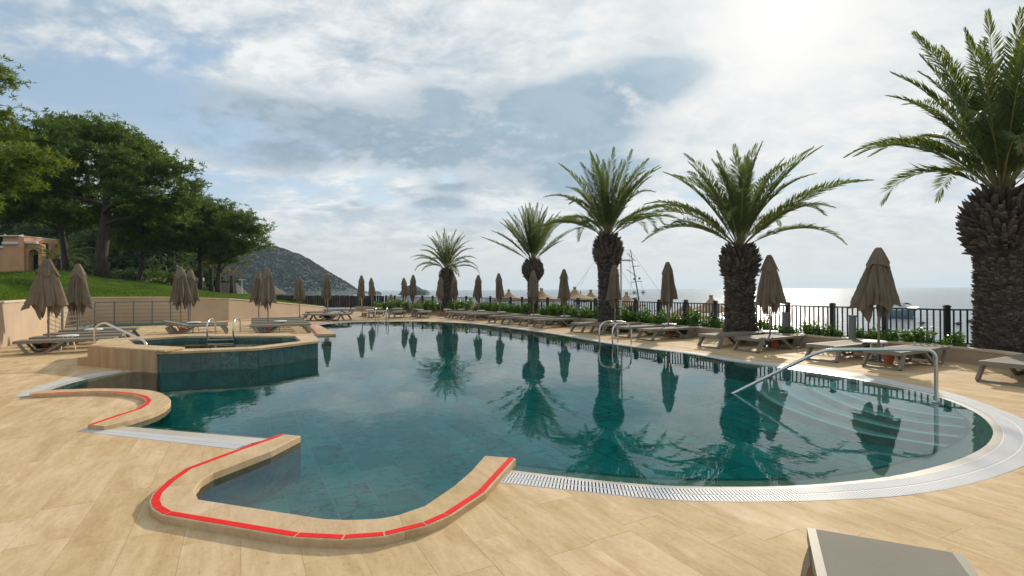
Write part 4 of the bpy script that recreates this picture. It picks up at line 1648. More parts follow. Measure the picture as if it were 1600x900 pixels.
# grey garden posts in the bed
gp = MB().box((0, 0, .30), (.11, .11, .60)).box((0, 0, .62), (.125, .125, .04)).build('garden_light', 'grey_post')
for k, (px, Y, lab) in enumerate(((1331, 11.9, 'short grey garden light in the bed left of the largest parasol'), (1226, 13.6, 'short grey garden light right of the second palm'), (902, 21.6, 'short grey garden light left of the third palm'), (985, 19.3, 'short grey garden light right of the third palm'))):
    o = gp if k == 0 else gp.copy()
    if k: C.objects.link(o)
    o.location = ((px - 800) / FPX * Y, Y, .22); o.rotation_euler = (0, R(2), R(30))
    tag(o, lab, 'garden light', 'grey garden lights along the fence')

# white T-shaped lamp posts
def tpost(px, Y, h, z0, lab):
    X = (px - 800) / FPX * Y
    r = empty('lamp_post', (X, Y, z0)); tag(r, lab, 'lamp post')
    MB().lathe([(.05, 0), (.05, .04), (.038, .06), (.034, h)], n=12).build('pole', 'white_plastic', r, smooth=True)
    MB().tube([(-.34, 0, h - .10), (.34, 0, h - .10)], .035, 10).build('cross_arm', 'white_plastic', r, smooth=True)
    for s in (-1, 1):
        MB().box((s * .36, 0, h - .12), (.16, .10, .05)).build('lamp_head', 'white_plastic', r)
    return r
tpost(970.5, 19.0, 2.44, .22, 'white T shaped lamp post beside the trunk of the third palm')
tpost(378, 60, 2.6, .3, 'small pale T shaped lamp post far off before the headland')

# ------------------------------------------------------------------ leafy plants in the bed
def plant_mesh(seed, h, w, n):
    rg = np.random.default_rng(seed)
    V, F = [], []
    ns = 9
    stems = []
    for s in range(ns):
        a = rg.uniform(0, 6.28); r = w * rg.uniform(.1, .5)
        tip = np.array([r * math.cos(a), r * math.sin(a), h * rg.uniform(.55, 1.0)])
        stems.append(tip)
        b = np.array([tip[0] * .2, tip[1] * .2, 0]); k = len(V)
        V += [tuple(b + [.006, 0, 0]), tuple(b - [.006, 0, 0]), tuple(tip)]; F.append((k, k + 1, k + 2))
    for i in range(n):
        tip = stems[rg.integers(ns)]
        t = rg.uniform(.25, 1.02)
        c = np.array([tip[0] * (.2 + .8 * t), tip[1] * (.2 + .8 * t), tip[2] * t]) + rg.normal(0, .035, 3)
        a = rg.uniform(0, 6.28); e = rg.uniform(-.3, .9)
        d = np.array([math.cos(a) * math.cos(e), math.sin(a) * math.cos(e), math.sin(e)])
        s = np.cross(d, rg.normal(size=3)); s /= np.linalg.norm(s) + 1e-6
        L = rg.uniform(.06, .11); wd = L * .28
        k = len(V)
        V += [tuple(c), tuple(c + d * L * .5 + s * wd), tuple(c + d * L), tuple(c + d * L * .5 - s * wd)]
        F.append((k, k + 1, k + 2)); F.append((k, k + 2, k + 3))
    return tri_mesh('leafy_plant', V, F)


pmeshes = [plant_mesh(s, h, w, n) for s, h, w, n in ((1, .34, .42, 200), (2, .48, .5, 260), (3, .28, .5, 190), (4, .42, .38, 200), (5, .24, .34, 120))]
rg = random.Random(8)
KINDS5 = ('low bushy', 'tall bushy', 'low spreading', 'narrow upright', 'very small')
zones = [((-0.02, .14), 'low leafy green plant between the two largest palms', 12), ((.14, .24), 'low leafy green plant at the foot of the second palm', 9),
         ((.25, .36), 'low leafy green plant between the second and third palms', 14), ((.36, .46), 'low leafy green plant at the foot of the third palm', 12),
         ((.46, .70), 'low leafy green plant between the third and fourth palms', 30), ((.70, .82), 'low leafy green plant at the foot of the fourth palm', 18), ((.82, 1.0), 'low leafy green plant left of the fourth palm', 30)]
for (a, b), lab, nn in zones:
    for k in range(nn):
        s = a + (b - a) * (k + rg.uniform(.1, .9)) / nn
        p = fence_pt(s) + NRM * rg.uniform(.12, .42)
        vi = rg.randrange(5)
        o = link('leafy_plant', pmeshes[vi], 'shrub_leaf')
        sc = rg.uniform(.75, 1.15) * (1.0 if s < .3 else 1.25)
        o.location = (p.x, p.y, .21); o.rotation_euler = (0, 0, rg.uniform(0, 6)); o.scale = (sc, sc, sc)
        half = ', on its right half' if k < nn / 2 else ', on its left half'
        tag(o, lab.replace('low leafy', KINDS5[vi]) + half.replace('its', 'on the').replace('on on', 'on').replace('on the', 'the'), 'plant', KINDS5[vi] + ' plants, ' + lab[22:] + half)
for k in range(40):
    t = k / 40
    p = Vector((-1.8, 29.2)).lerp(Vector((-9.8, 37.0)), t) + Vector((rg.uniform(-.3, .2), rg.uniform(-.5, .1)))
    vi = rg.randrange(5)
    o = link('leafy_plant', pmeshes[vi], 'shrub_leaf'); sc = rg.uniform(1.1, 1.7)
    o.location = (p.x, p.y, .18); o.rotation_euler = (0, 0, rg.uniform(0, 6)); o.scale = (sc, sc, sc)
    wh = ('between the fourth and the far palm', 'at the foot of the far palm', 'behind the pair of parasols at the rock island', 'at the far left end of the bed')[k // 10]
    tag(o, KINDS5[vi] + ' green plant ' + wh, 'plant', KINDS5[vi] + ' plants ' + wh)

# ------------------------------------------------------------------ palms
def frond_mesh(seed, L, bend_deg, npair=92, leaf=0.58, dry=False, sway=0.0):
    rg = np.random.default_rng(seed)
    N = 22
    pts = [np.zeros(3)]; dirs = []
    ang = 0.0
    for i in range(N):
        t = (i + .5) / N
        e = -R(bend_deg) * t ** 1.7
        yaw = sway * t
        d = np.array([math.cos(e) * math.cos(yaw), math.cos(e) * math.sin(yaw), math.sin(e)])
        dirs.append(d); pts.append(pts[-1] + d * L / N)
    dirs.append(dirs[-1])
    pts = np.array(pts); dirs = np.array(dirs)
    rach = MB().tube([tuple(p) for p in pts], [max(.003, .020 * (1 - .9 * i / N) + (.012 if i == 0 else 0)) * L / 3.5 for i in range(N + 1)], 5)
    V, F = [], []
    for k in range(npair):
        t = .13 + .87 * (k + .5) / npair
        f = t * N; i = min(int(f), N - 1); q = f - i
        p = pts[i] * (1 - q) + pts[i + 1] * q
        d = dirs[i] * (1 - q) + dirs[i + 1] * q; d = d / np.linalg.norm(d)
        sd = np.cross(np.array([0, 0, 1.0]), d); sd /= np.linalg.norm(sd); u = np.cross(d, sd)
        ll = leaf * (math.sin(math.pi * min(1, .16 + .80 * t)) ** .7) * (1.0 if t > .22 else (.35 + 3 * (t - .02)))
        for sg in (-1, 1):
            fw = R(rg.normal(47, 7)) if t < .85 else R(rg.normal(26, 6))
            v = R(rg.normal(26, 9))
            ld = d * math.cos(fw) + (sd * sg * math.cos(v) + u * math.sin(v)) * math.sin(fw)
            ld = ld / np.linalg.norm(ld)
            l2 = ll * rg.uniform(.82, 1.1)
            wv = np.cross(ld, u * math.cos(v) - sd * sg * math.sin(v)); wv /= np.linalg.norm(wv) + 1e-6
            w = .0138 * (L / 3.6)
            droop = np.array([0, 0, -1.0]) * l2 * rg.uniform(.05, .16)
            b = len(V)
            m = p + ld * l2 * .5; e = p + ld * l2 + droop
            V += [tuple(p), tuple(m + wv * w), tuple(e), tuple(m - wv * w)]
            F += [(b, b + 1, b + 2), (b, b + 2, b + 3)]
    nv = len(rach.v)
    me = bpy.data.meshes.new('frond')
    me.from_pydata(list(rach.v) + V, [], list(rach.f) + [tuple(i + nv for i in f) for f in F])
    me.update()
    me.materials.append(MAT['palm_leaf_dry' if dry else 'palm_leaf']); me.materials.append(MAT['palm_rachis'])
    for i in range(len(rach.f)):
        me.polygons[i].material_index = 1
    return me


def palm(X, Y, z0, tr, top, head_r, head_h, fl, label, seed, specs, scale_n=20, dry=3, leaf=.46):
    rg = random.Random(seed)
    root = empty('palm_tree', (X, Y, z0))
    tag(root, label, 'palm tree', 'date palms along the fence')
    H = top - z0
    zs = H - head_h
    prof = [(tr * 1.12, 0), (tr * 1.02, .25), (tr * .97, zs * .5), (tr * 1.0, zs - .12), (tr * 1.06, zs), (head_r * .93, zs + head_h * .22), (head_r, zs + head_h * .45), (head_r * .86, zs + head_h * .72), (head_r * .52, H - .03), (head_r * .25, H + .05)]
    MB().lathe(prof, n=24).build('trunk', 'palm_bark', root, smooth='all')
    def rad(z):
        for (r1, z1), (r2, z2) in zip(prof, prof[1:]):
            if z <= z2:
                return r1 + (r2 - r1) * (z - z1) / (z2 - z1)
        return prof[-1][0]
    m = MB()
    dz = .052
    z = .05; row = 0
    while z < H - .02:
        r = rad(z); hd = z > zs
        n = max(8, int(scale_n * r / tr))
        for k in range(n):
            a = 2 * math.pi * (k + .38 * row) / n + rg.uniform(-.09, .09)
            w = math.pi * r / n * (.95 if hd else .9)
            hh = rg.uniform(.07, .11)
            out = rg.uniform(.10, .19) * (head_r / .6) if hd else rg.uniform(.03, .08)
            if hd:
                frac = (z - zs) / head_h
                lift = rg.uniform(.00, .10) + frac * .12
            else:
                lift = rg.uniform(.01, .06)
            er = Vector((math.cos(a), math.sin(a), 0)); et = Vector((-math.sin(a), math.cos(a), 0))
            c = er * (r - .01) + Vector((0, 0, z + rg.uniform(-.032, .032)))
            w *= rg.uniform(.55, 1.05)
            th = .030 if hd else rg.uniform(.012, .026)
            t = c + er * out + Vector((0, 0, lift))
            w2 = w * rg.uniform(.45, .75)
            V = [c - et * w - Vector((0, 0, th)), c + et * w - Vector((0, 0, th)), c + et * w + Vector((0, 0, th + .02)), c - et * w + Vector((0, 0, th + .02)),
                 t - et * w2 - Vector((0, 0, th * .4)), t + et * w2 * .6 - Vector((0, 0, th * .4)), t + et * w2 * .8 + Vector((0, 0, th * .35)), t - et * w2 + Vector((0, 0, th * .35))]
            m.add(V, [(4, 5, 6, 7), (0, 1, 5, 4), (1, 2, 6, 5), (2, 3, 7, 6), (3, 0, 4, 7)])
        z += dz; row += 1
    o = m.build('leaf_base', 'palm_scale', root); o['kind'] = 'stuff'
    # fronds: specs = list of (count, elevation range, bend, length factor)
    for si, (cn, e0, e1, bd, lf) in enumerate(specs):
        vs = [frond_mesh(seed * 50 + si * 7 + k, fl * lf * (1, .93, 1.06)[k], bd * (1, 1.2, .8)[k], leaf=leaf * fl / 3.6, sway=(.1, -.12, .05)[k]) for k in range(3)]
        for k in range(cn):
            az = 2 * math.pi * (k + rg.uniform(-.3, .3)) / cn + si * .4
            el = R(rg.uniform(e0, e1))
            o = link('frond', vs[rg.randrange(3)], None, root)
            rb = head_r * .28
            o.location = (rb * math.cos(az) * math.cos(el), rb * math.sin(az) * math.cos(el), H - .05 + .1 * math.sin(el))
            o.rotation_euler = (rg.uniform(-.35, .35), -el, az)
    for k in range(dry):
        az = rg.uniform(0, 6.28)
        me = frond_mesh(seed * 50 + 40 + k, fl * .30, 60, 18, .22, dry=True)
        o = link('dry_frond', me, None, root); o['label'] = 'short dried brown frond stub'
        o.location = (head_r * .4 * math.cos(az), head_r * .4 * math.sin(az), H - .10); o.rotation_euler = (0, -R(rg.uniform(20, 55)), az)
    return root


palm(9.52, 9.95, .22, .40, 3.33, .55, 1.15, 3.15, 'largest palm tree, cut by the right edge of the picture', 1,
     [(14, 74, 88, 16, 1.02), (15, 60, 74, 34, 1.05), (10, 50, 63, 88, .93), (7, 38, 50, 95, .85)], 24, 0)
palm(6.38, 14.35, .22, .375, 2.66, .46, .78, 3.05, 'second palm tree from the right, with wide arching fronds', 2,
     [(13, 70, 87, 22, .90), (13, 54, 72, 44, 1.0), (9, 38, 54, 68, 1.06), (6, 26, 40, 60, 1.06)], 20, 0)
palm(3.44, 18.35, .22, .33, 3.38, .46, .98, 2.85, 'third palm tree from the right, behind the white lamp post', 3,
     [(13, 70, 87, 20, 1.0), (13, 54, 72, 45, 1.03), (9, 38, 54, 88, 1.0), (6, 22, 38, 80, 1.02)], 18, 0)
palm(1.0, 24.4, .22, .24, 2.85, .45, .92, 2.65, 'fourth palm tree from the right, with stiff upright fronds', 4,
     [(11, 72, 87, 10, .96), (12, 58, 74, 18, .98), (8, 44, 58, 20, .97), (3, 28, 38, 12, .96)], 16, 0)
palm(-4.02, 31.6, .22, .30, 2.75, .42, .85, 2.4, 'farthest and smallest of the five date palms, between two parasols', 5,
     [(10, 68, 87, 24, .98), (11, 50, 70, 50, .97), (9, 32, 50, 80, .94), (5, 16, 32, 80, .94)], 16, 0)

# ------------------------------------------------------------------ retaining wall, steel railing
def thick_line(pts, d):
    return offset(pts, d)


fine_w, fine_h = [], []
for i in range(len(wallp) - 1):
    nseg = max(1, int((wallp[i + 1] - wallp[i]).length / 1.0))
    for k in range(nseg):
        t = k / nseg
        fine_w.append(wallp[i].lerp(wallp[i + 1], t)); fine_h.append(wallh[i] * (1 - t) + wallh[i + 1] * t)
fine_w.append(wallp[-1]); fine_h.append(wallh[-1])
wr = empty('retaining_wall', (0, 0, 0)); tag(wr, 'beige rendered retaining wall holding up the lawn at the left', 'wall')
for nm, d0, d1, zz0, dz0, dz1, mt in (('wall_body', 0, .25, -.1, None, -.05, 'wall_render'), ('wall_coping', -.03, .28, None, -.0495, 0, 'wall_cap')):
    a = offset(fine_w, d0); b = offset(fine_w, d1)
    n = len(a)
    zlo = [(-.1 if dz0 is None else h + dz0) for h in fine_h]; zhi = [h + dz1 for h in fine_h]
    vs = [(p.x, p.y, z) for p, z in zip(a, zlo)] + [(p.x, p.y, z) for p, z in zip(a, zhi)] + [(p.x, p.y, z) for p, z in zip(b, zhi)] + [(p.x, p.y, z) for p, z in zip(b, zlo)]
    fs = []
    for i in range(n - 1):
        for j in range(4):
            j2 = (j + 1) % 4
            fs.append((j * n + i, j2 * n + i, j2 * n + i + 1, j * n + i + 1))
    fs.append((0, n, 2 * n, 3 * n)); fs.append((4 * n - 1, 3 * n - 1, 2 * n - 1, n - 1))
    MB().add(vs, fs).build(nm, mt, wr)

ra = empty('steel_railing', (0, 0, 0)); tag(ra, 'grey steel railing with thin horizontal wires before the beige wall', 'railing')
rp = [P(104, 512).xy, P(144, 511).xy, P(263, 508.5).xy]
rl = [Vector((-16.6, 18.9)), Vector((-17.6, 21.6)), Vector((-14.6, 23.1))]
pts_post = []
for px in (105, 126, 144, 177, 208, 236, 263):
    # posts at their places along the line
    best = None
    for k in range(400):
        s = length(rl) * k / 399
        p, d = at_len(rl, s)
        q = abs(800 + FPX * p.x / p.y - px)
        if best is None or q < best[0]:
            best = (q, p)
    pts_post.append(best[1])
for k in range(3):
    pts_post.append(rl[0].lerp(rl[1], k / 3))
pts_post = [rl[0].lerp(rl[1], k / 2) for k in range(3)] + [rl[1].lerp(rl[2], k / 5) for k in range(1, 6)]
pm0 = None
for p in pts_post:
    if pm0 is None:
        o = MB().box((0, 0, .52), (.05, .05, 1.04)).build('post', 'dark_steel', ra); pm0 = o.data
    else:
        o = link('post', pm0, None, ra)
    o.location = (p.x, p.y, .06)
for a, b in zip(rl, rl[1:]):
    for k in range(6):
        MB().tube([(a.x, a.y, .22 + .165 * k), (b.x, b.y, .22 + .165 * k)], .011 if k < 5 else .024, 6).build('wire' if k < 5 else 'top_rail', 'dark_steel', ra)
MB().bar([(p.x, p.y, .05) for p in rl], .25, .12, (-.4, .8, 0)).build('plinth', 'spa_grout', ra)

# ------------------------------------------------------------------ lawn
PC = Vector((-8.0, 18.0))


def wall_hit(phi):
    d = Vector((math.cos(phi), math.sin(phi)))
    best = None
    for i in range(len(fine_w) - 1):
        a, b = fine_w[i], fine_w[i + 1]
        e = b - a
        den = d.cross(e)
        if abs(den) < 1e-9: continue
        t = (a - PC).cross(e) / den; u = (a - PC).cross(d) / den
        if t > 0 and -1e-6 <= u <= 1 + 1e-6:
            if best is None or t < best[0]:
                best = (t, fine_h[i] * (1 - u) + fine_h[i + 1] * u)
    return best


RISE = [(-900, 2.3), (0, 2.3), (90, 2.15), (160, 1.5), (250, .85), (340, .42), (420, .1), (500, -.3), (700, -.4)]


def interp(tab, x):
    if x <= tab[0][0]: return tab[0][1]
    for (a, b), (c, d) in zip(tab, tab[1:]):
        if x <= c:
            return b + (d - b) * (x - a) / (c - a)
    return tab[-1][1]


def nz(x, y):
    return .5 * math.sin(x * .31 + 1.3) * math.sin(y * .27 + .4) + .25 * math.sin(x * .83 + y * .61)


def lawn_z(p, dist, wh):
    px = 800 + FPX * p.x / max(p.y, 3)
    ga = min(1, max(0, dist / 46)) ** .85
    sa = interp([(0, 0), (4.5, .10), (5.8, .40), (46, 1)], dist)
    kx = min(1, max(0, (px - 110) / 90))
    s = sa * (1 - kx) + ga * kx
    return wh - .03 + interp(RISE, px) * s + nz(p.x, p.y) * .16 * min(1, dist / 5) + 0.6 * math.exp(-((p.x + 28.5) ** 2 + (p.y - 37) ** 2) / 42)


V, F = [], []
NPH = 90
ds = [.2, .6, 1.2, 2, 3, 4, 4.5, 5, 5.6, 6.2, 7, 8, 10, 12, 14, 17, 20, 25, 31, 40, 55, 75]
phis = []
a0 = math.atan2(fine_w[0].y - PC.y, fine_w[0].x - PC.x) % (2 * math.pi); a1 = math.atan2(fine_w[-1].y - PC.y, fine_w[-1].x - PC.x) % (2 * math.pi)
cols = []
for k in range(NPH + 1):
    phi = a1 + (a0 - a1) * k / NPH
    h = wall_hit(phi)
    if h is None: h = wall_hit(phi + (1e-4 if k == 0 else -1e-4)) or (12, 1.2)
    cols.append((phi, h))
    d = Vector((math.cos(phi), math.sin(phi)))
    for q in ds:
        p = PC + d * (h[0] + q)
        V.append((p.x, p.y, lawn_z(p, q, h[1])))
nd = len(ds)
for k in range(NPH):
    for j in range(nd - 1):
        q = k * nd + j
        F.append((q, q + 1, q + nd + 1, q + nd))
lawn = MB().add(V, F).build('lawn', 'lawn_soil', smooth='all'); tag(lawn, kind='structure')


def lawn_at(x, y):
    v = Vector((x, y)) - PC
    phi = math.atan2(v.y, v.x) % (2 * math.pi)
    phi = min(max(phi, a1 + 1e-3), a0 - 1e-3)
    h = wall_hit(phi) or (12, .5)
    return lawn_z(Vector((x, y)), max(0, v.length - h[0]), h[1])


# grass blades
gr = np.random.default_rng(5)
Vb, Fb = [], []
for i in range(42000):
    k = gr.integers(NPH)
    phi, h = cols[k]
    phi += gr.uniform(0, 1) * (a0 - a1) / NPH
    q = .25 + 24 * gr.uniform() ** 1.5
    x = PC.x + math.cos(phi) * (h[0] + q); y = PC.y + math.sin(phi) * (h[0] + q)
    if y < 6 or abs(x) > y * 1.08: continue
    z = lawn_z(Vector((x, y)), q, h[1]) - .01
    hh = gr.uniform(.05, .12); w = .02
    a = gr.uniform(0, 3.14); lx, ly = gr.normal(0, .03, 2)
    b = len(Vb)
    Vb += [(x - w * math.cos(a), y - w * math.sin(a), z), (x + w * math.cos(a), y + w * math.sin(a), z), (x + lx, y + ly, z + hh)]
    Fb.append((b, b + 1, b + 2))
tag(link('grass', tri_mesh('grass', Vb, Fb), 'grass_blade'), 'short bright green lawn grass above the beige wall', 'grass', kind='stuff')

# ------------------------------------------------------------------ pines
def foliage(seed, clusters, per, L=.42, w=.05, nb=9):
    """tufts of needles spread over flattened clusters: (x,y,z,rx,ry,rz)"""
    rg = np.random.default_rng(seed)
    cs = []
    for c in clusters:
        vol = (c[3] * c[4] * c[5]) ** (2 / 3)
        n = int(per * vol)
        d = rg.normal(size=(n, 3)); d /= np.linalg.norm(d, axis=1)[:, None]
        r = rg.uniform(.35, 1.0, n) ** .6 * (1 + .22 * rg.normal(size=n) * .6)
        p = d * r[:, None] * np.array(c[3:6]) * (1 + .18 * np.sin(d[:, 0:1] * 7 + c[0]) * np.cos(d[:, 1:2] * 6 + c[1]))
        m = max(6, n // 16)
        sub = p[:m]
        k = rg.integers(0, m, n)
        jit = rg.normal(size=(n, 3)) * np.array([1.0, 1.0, .45]) * L * 1.35
        p = sub[k] + jit
        cs.append(p + np.array(c[:3]))
    P_ = np.concatenate(cs)
    n = len(P_)
    D = rg.normal(size=(n, nb, 3)); D[..., 2] = D[..., 2] * .7 + .45
    D /= np.linalg.norm(D, axis=2)[..., None]
    S = np.cross(D, rg.normal(size=(n, nb, 3))); S /= np.linalg.norm(S, axis=2)[..., None] + 1e-6
    ln = L * rg.uniform(.6, 1.15, (n, nb, 1))
    A = P_[:, None, :] + D * ln * .05
    T = P_[:, None, :] + D * ln
    B = P_[:, None, :] + D * ln * .45
    V = np.stack([A, B + S * w, T, B - S * w], axis=2).reshape(-1, 3)
    k = np.arange(n * nb)[:, None] * 4
    Fq = np.concatenate([k, k + 1, k + 2, k + 3], axis=1)
    return V, Fq


def tree(name, base, clusters, label, group, trunk_r, seed, mat='pine_leaf', per=60, L=.34, w=.031, nb=15, lean=None, fork=.55, limbs=True):
    rg = random.Random(seed)
    bx, by, bz = base
    root = empty(name, (bx, by, bz))
    tag(root, label, 'tree', group)
    cx = sum(c[0] for c in clusters) / len(clusters); cy = sum(c[1] for c in clusters) / len(clusters); zmin = min(c[2] for c in clusters); zmax = max(c[2] for c in clusters)
    top = Vector((bx + (cx - bx) * .6, by + (cy - by) * .6, zmax - .3))
    b0 = Vector(base)
    path, rad = [], []
    for k in range(9):
        t = k / 8
        p = b0.lerp(top, t)
        p.x += math.sin(t * 5 + seed) * .18 * trunk_r / .4; p.y += math.cos(t * 4 + seed) * .12
        if k == 0: p = b0 - Vector((0, 0, .3))
        path.append(p - b0); rad.append(trunk_r * (1.25 if k == 0 else 1) * (1 - .72 * t))
    m = MB().tube(path, rad, 10)
    m.build('trunk', 'pine_bark', root, smooth='all')
    if limbs:
        for c in clusters:
            tc = Vector(c[:3]) - b0
            t = max(.3, min(.9, (c[2] - bz - max(c[5], 1.2) * 1.2) / max(1e-3, (top.z - bz))))
            s = b0.lerp(top, t) - b0
            mid = s.lerp(tc, .5) + Vector((rg.uniform(-.3, .3), rg.uniform(-.3, .3), rg.uniform(-.3, .25)))
            r = trunk_r * (1 - .72 * t) * .55
            MB().tube([s, s.lerp(mid, .5) + Vector((0, 0, .1)), mid, tc], [r, r * .8, r * .55, r * .2], 6).build('limb', 'pine_bark', root, smooth='all')
    V, Fq = foliage(seed, [(c[0] - bx, c[1] - by, c[2] - bz, *c[3:6]) for c in clusters], per, L, w, nb)
    o = link('crown', tri_mesh('crown', V, Fq), mat, root)
    o['kind'] = 'stuff'
    return root


def cl(px, py, Y, rx, rz, dy=0.0, ry=None):
    """cluster at a place seen at px, py and depth Y + dy; rx, rz in pixels"""
    p = PY(px, py, Y + dy)
    s = (Y + dy) / FPX
    return (p.x, p.y, p.z, rx * s, (ry if ry else rx * .8) * s, rz * s)


def base_at(px, Y):
    x = (px - 800) / FPX * Y
    return (x, Y, lawn_at(x, Y))


PG = 'pines on the lawn'
tree('pine_tree', base_at(160, 36), [cl(70, 212, 36, 38, 22, -1), cl(120, 205, 36, 46, 20, 1.5), cl(175, 212, 36, 44, 22, -1), cl(228, 250, 36, 40, 20, 1), cl(265, 272, 36, 34, 24, -1), cl(150, 250, 36, 60, 24, -2.5),
     cl(95, 255, 36, 40, 22, 2), cl(205, 290, 36, 50, 22, -2.5), cl(262, 318, 36, 38, 20, 0), cl(235, 335, 36, 40, 18, 2.5), cl(60, 290, 36, 40, 20, 0), cl(115, 300, 36, 34, 16, 2.5), cl(30, 225, 36, 30, 20, 1), cl(185, 262, 36, 40, 20, 3), cl(290, 300, 36, 22, 18, 1.5), cl(180, 325, 36, 40, 16, 4), cl(205, 232, 36, 36, 18, 2.5)],
     'largest umbrella pine with a thick forked trunk on the mound of the lawn', PG, .44, 11, per=230)
tree('pine_tree', base_at(104, 41), [cl(40, 250, 41, 34, 24), cl(80, 300, 41, 40, 24, 1), cl(30, 310, 41, 40, 26, -1), cl(120, 335, 41, 40, 22, 0), cl(70, 335, 41, 36, 14, 1.5), cl(10, 332, 41, 34, 14)],
     'pine with a slim dark trunk left of the largest pine', PG, .26, 12, per=210)
tree('pine_tree', base_at(214, 43), [cl(200, 345, 43, 36, 22), cl(245, 355, 43, 36, 20, 1), cl(225, 325, 43, 34, 20, -1), cl(275, 345, 43, 28, 18), cl(255, 380, 43, 34, 14, -1), cl(205, 378, 43, 30, 12, 1), cl(290, 372, 43, 24, 12, 1)],
     'pine with a slim pale trunk right of the largest pine', PG, .2, 13, per=210)
tree('pine_tree', base_at(312, 46), [cl(310, 330, 46, 30, 18), cl(335, 330, 46, 28, 16, 1), cl(285, 350, 46, 30, 20, -1), cl(300, 318, 46, 22, 10, 1.5), cl(355, 345, 46, 22, 12, 2), cl(330, 358, 46, 34, 20, 0), cl(300, 380, 46, 30, 14), cl(345, 385, 46, 26, 14, 1)],
     'pine with a straight thin trunk behind the railing end', PG, .2, 14, per=210)
tree('pine_tree', base_at(340, 45), [cl(365, 348, 45, 28, 16), cl(392, 362, 45, 24, 15, 1), cl(350, 375, 45, 30, 16, -1), cl(385, 385, 45, 26, 12), cl(355, 402, 45, 26, 9), cl(330, 350, 45, 22, 14, 1)],
     'leaning pine at the right end of the trees, nearest the headland', PG, .22, 15, per=210)
tree('pine_tree', base_at(-120, 23), [cl(-24, 120, 23, 30, 22), cl(2, 110, 23, 9, 8), cl(-14, 180, 23, 26, 12), cl(6, 215, 23, 24, 14, .5), cl(30, 246, 23, 34, 12, 0), cl(70, 256, 23, 22, 8, .5), cl(-10, 268, 23, 38, 18, -.5), cl(24, 288, 23, 30, 10, .5), cl(-70, 200, 23, 60, 50, .5), cl(-70, 300, 23, 50, 30)],
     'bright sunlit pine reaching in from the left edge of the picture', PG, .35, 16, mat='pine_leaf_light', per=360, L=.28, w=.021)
back_trees = [(-40, 76, 300, 70), (25, 73, 322, 56), (82, 68, 345, 40), (125, 66, 350, 50), (175, 60, 365, 44), (215, 68, 370, 44), (255, 62, 372, 40), (290, 70, 380, 40), (330, 74, 395, 30), (-10, 84, 320, 60), (60, 84, 340, 60), (140, 86, 350, 60), (210, 88, 360, 50), (270, 90, 375, 44)]
names = ['behind the house roof', 'behind the house', 'between house and slim pine', 'behind the slim pine', 'behind the thick trunk', 'right of the thick trunk', 'left of the railing end', 'behind the thin trunk', 'behind the leaning pine', 'far behind the house roof', 'far behind the house', 'far behind the slim pine', 'far behind the thick trunk', 'far behind the thin trunk']
for k, (px, Y, py, sz) in enumerate(back_trees):
    b = base_at(px, Y)
    tree('dark_tree', b, [cl(px - sz * .4, py + 20, Y, sz * .6, sz * .38), cl(px + sz * .4, py + 18, Y, sz * .6, sz * .38, 1), cl(px, py - 2, Y, sz * .6, sz * .34, -1), cl(px - sz * .2, py + 44, Y, sz * .7, sz * .34, -1.5), cl(px + sz * .35, py + 48, Y, sz * .6, sz * .34, -1)],
         'dark green tree in the wood ' + names[k], 'dark trees behind the lawn', .22, 40 + k, mat='forest_leaf', per=95, L=.62, w=.10, nb=7, limbs=False)
for k, (px, Y, sz, lab) in enumerate(((245, 48, 1.4, 'rounded green bush on the lawn behind the railing end'), (88, 54, 1.3, 'dark bush right of the arched opening of the house'), (190, 50, 1.5, 'dark bush behind the thick pine trunk'), (120, 52, 1.8, 'dark bush between the slim and the thick pine trunks'), (290, 52, 1.2, 'dark bush left of the leaning pine'))):
    b = base_at(px, Y)
    r = empty('bush', b); tag(r, lab, 'bush', 'bushes behind the lawn')
    V, Fq = foliage(70 + k, [(0, 0, sz * .5, sz * 1.3, sz, sz * .6), (sz * .8, .2, sz * .4, sz * .8, sz * .7, sz * .5)], 220, .22, .05, 7)
    o = link('foliage', tri_mesh('foliage', V, Fq), 'forest_leaf' if k else 'pine_leaf', r); o['kind'] = 'stuff'
    MB().tube([(0, 0, -.1), (0, 0, sz * .5)], .06, 6).build('stem', 'pine_bark', r)

# small palms on the lawn
def small_palm(px, Y, h, fl, lab, seed, dry=False, n=16):
    b = base_at(px, Y)
    r = empty('small_palm', b); tag(r, lab, 'palm tree')
    MB().lathe([(.22, -.1), (.16, h * .5), (.2, h)], n=10).build('trunk', 'palm_bark', r, smooth='all')
    rg = random.Random(seed)
    vs = [frond_mesh(900 + seed * 5 + k, fl * (1, .9, 1.1)[k], (70, 90, 60)[k], 34, .4, dry=dry) for k in range(3)]
    for k in range(n):
        az = 6.283 * (k + rg.uniform(-.3, .3)) / n
        o = link('frond', vs[k % 3], None, r); o.location = (0, 0, h); o.rotation_euler = (0, -R(rg.uniform(20, 75)), az)
small_palm(93, 44, 1.4, 2.6, 'dark feathery palm right of the house', 1, n=20)
small_palm(362, 58, 2.0, 1.7, 'small dry palm with a pale trunk right of the leaning pine', 2, dry=True)
small_palm(330, 50, 2.6, 1.2, 'stocky palm with a skirt of dead fronds behind the leaning pine', 3, dry=True, n=12)
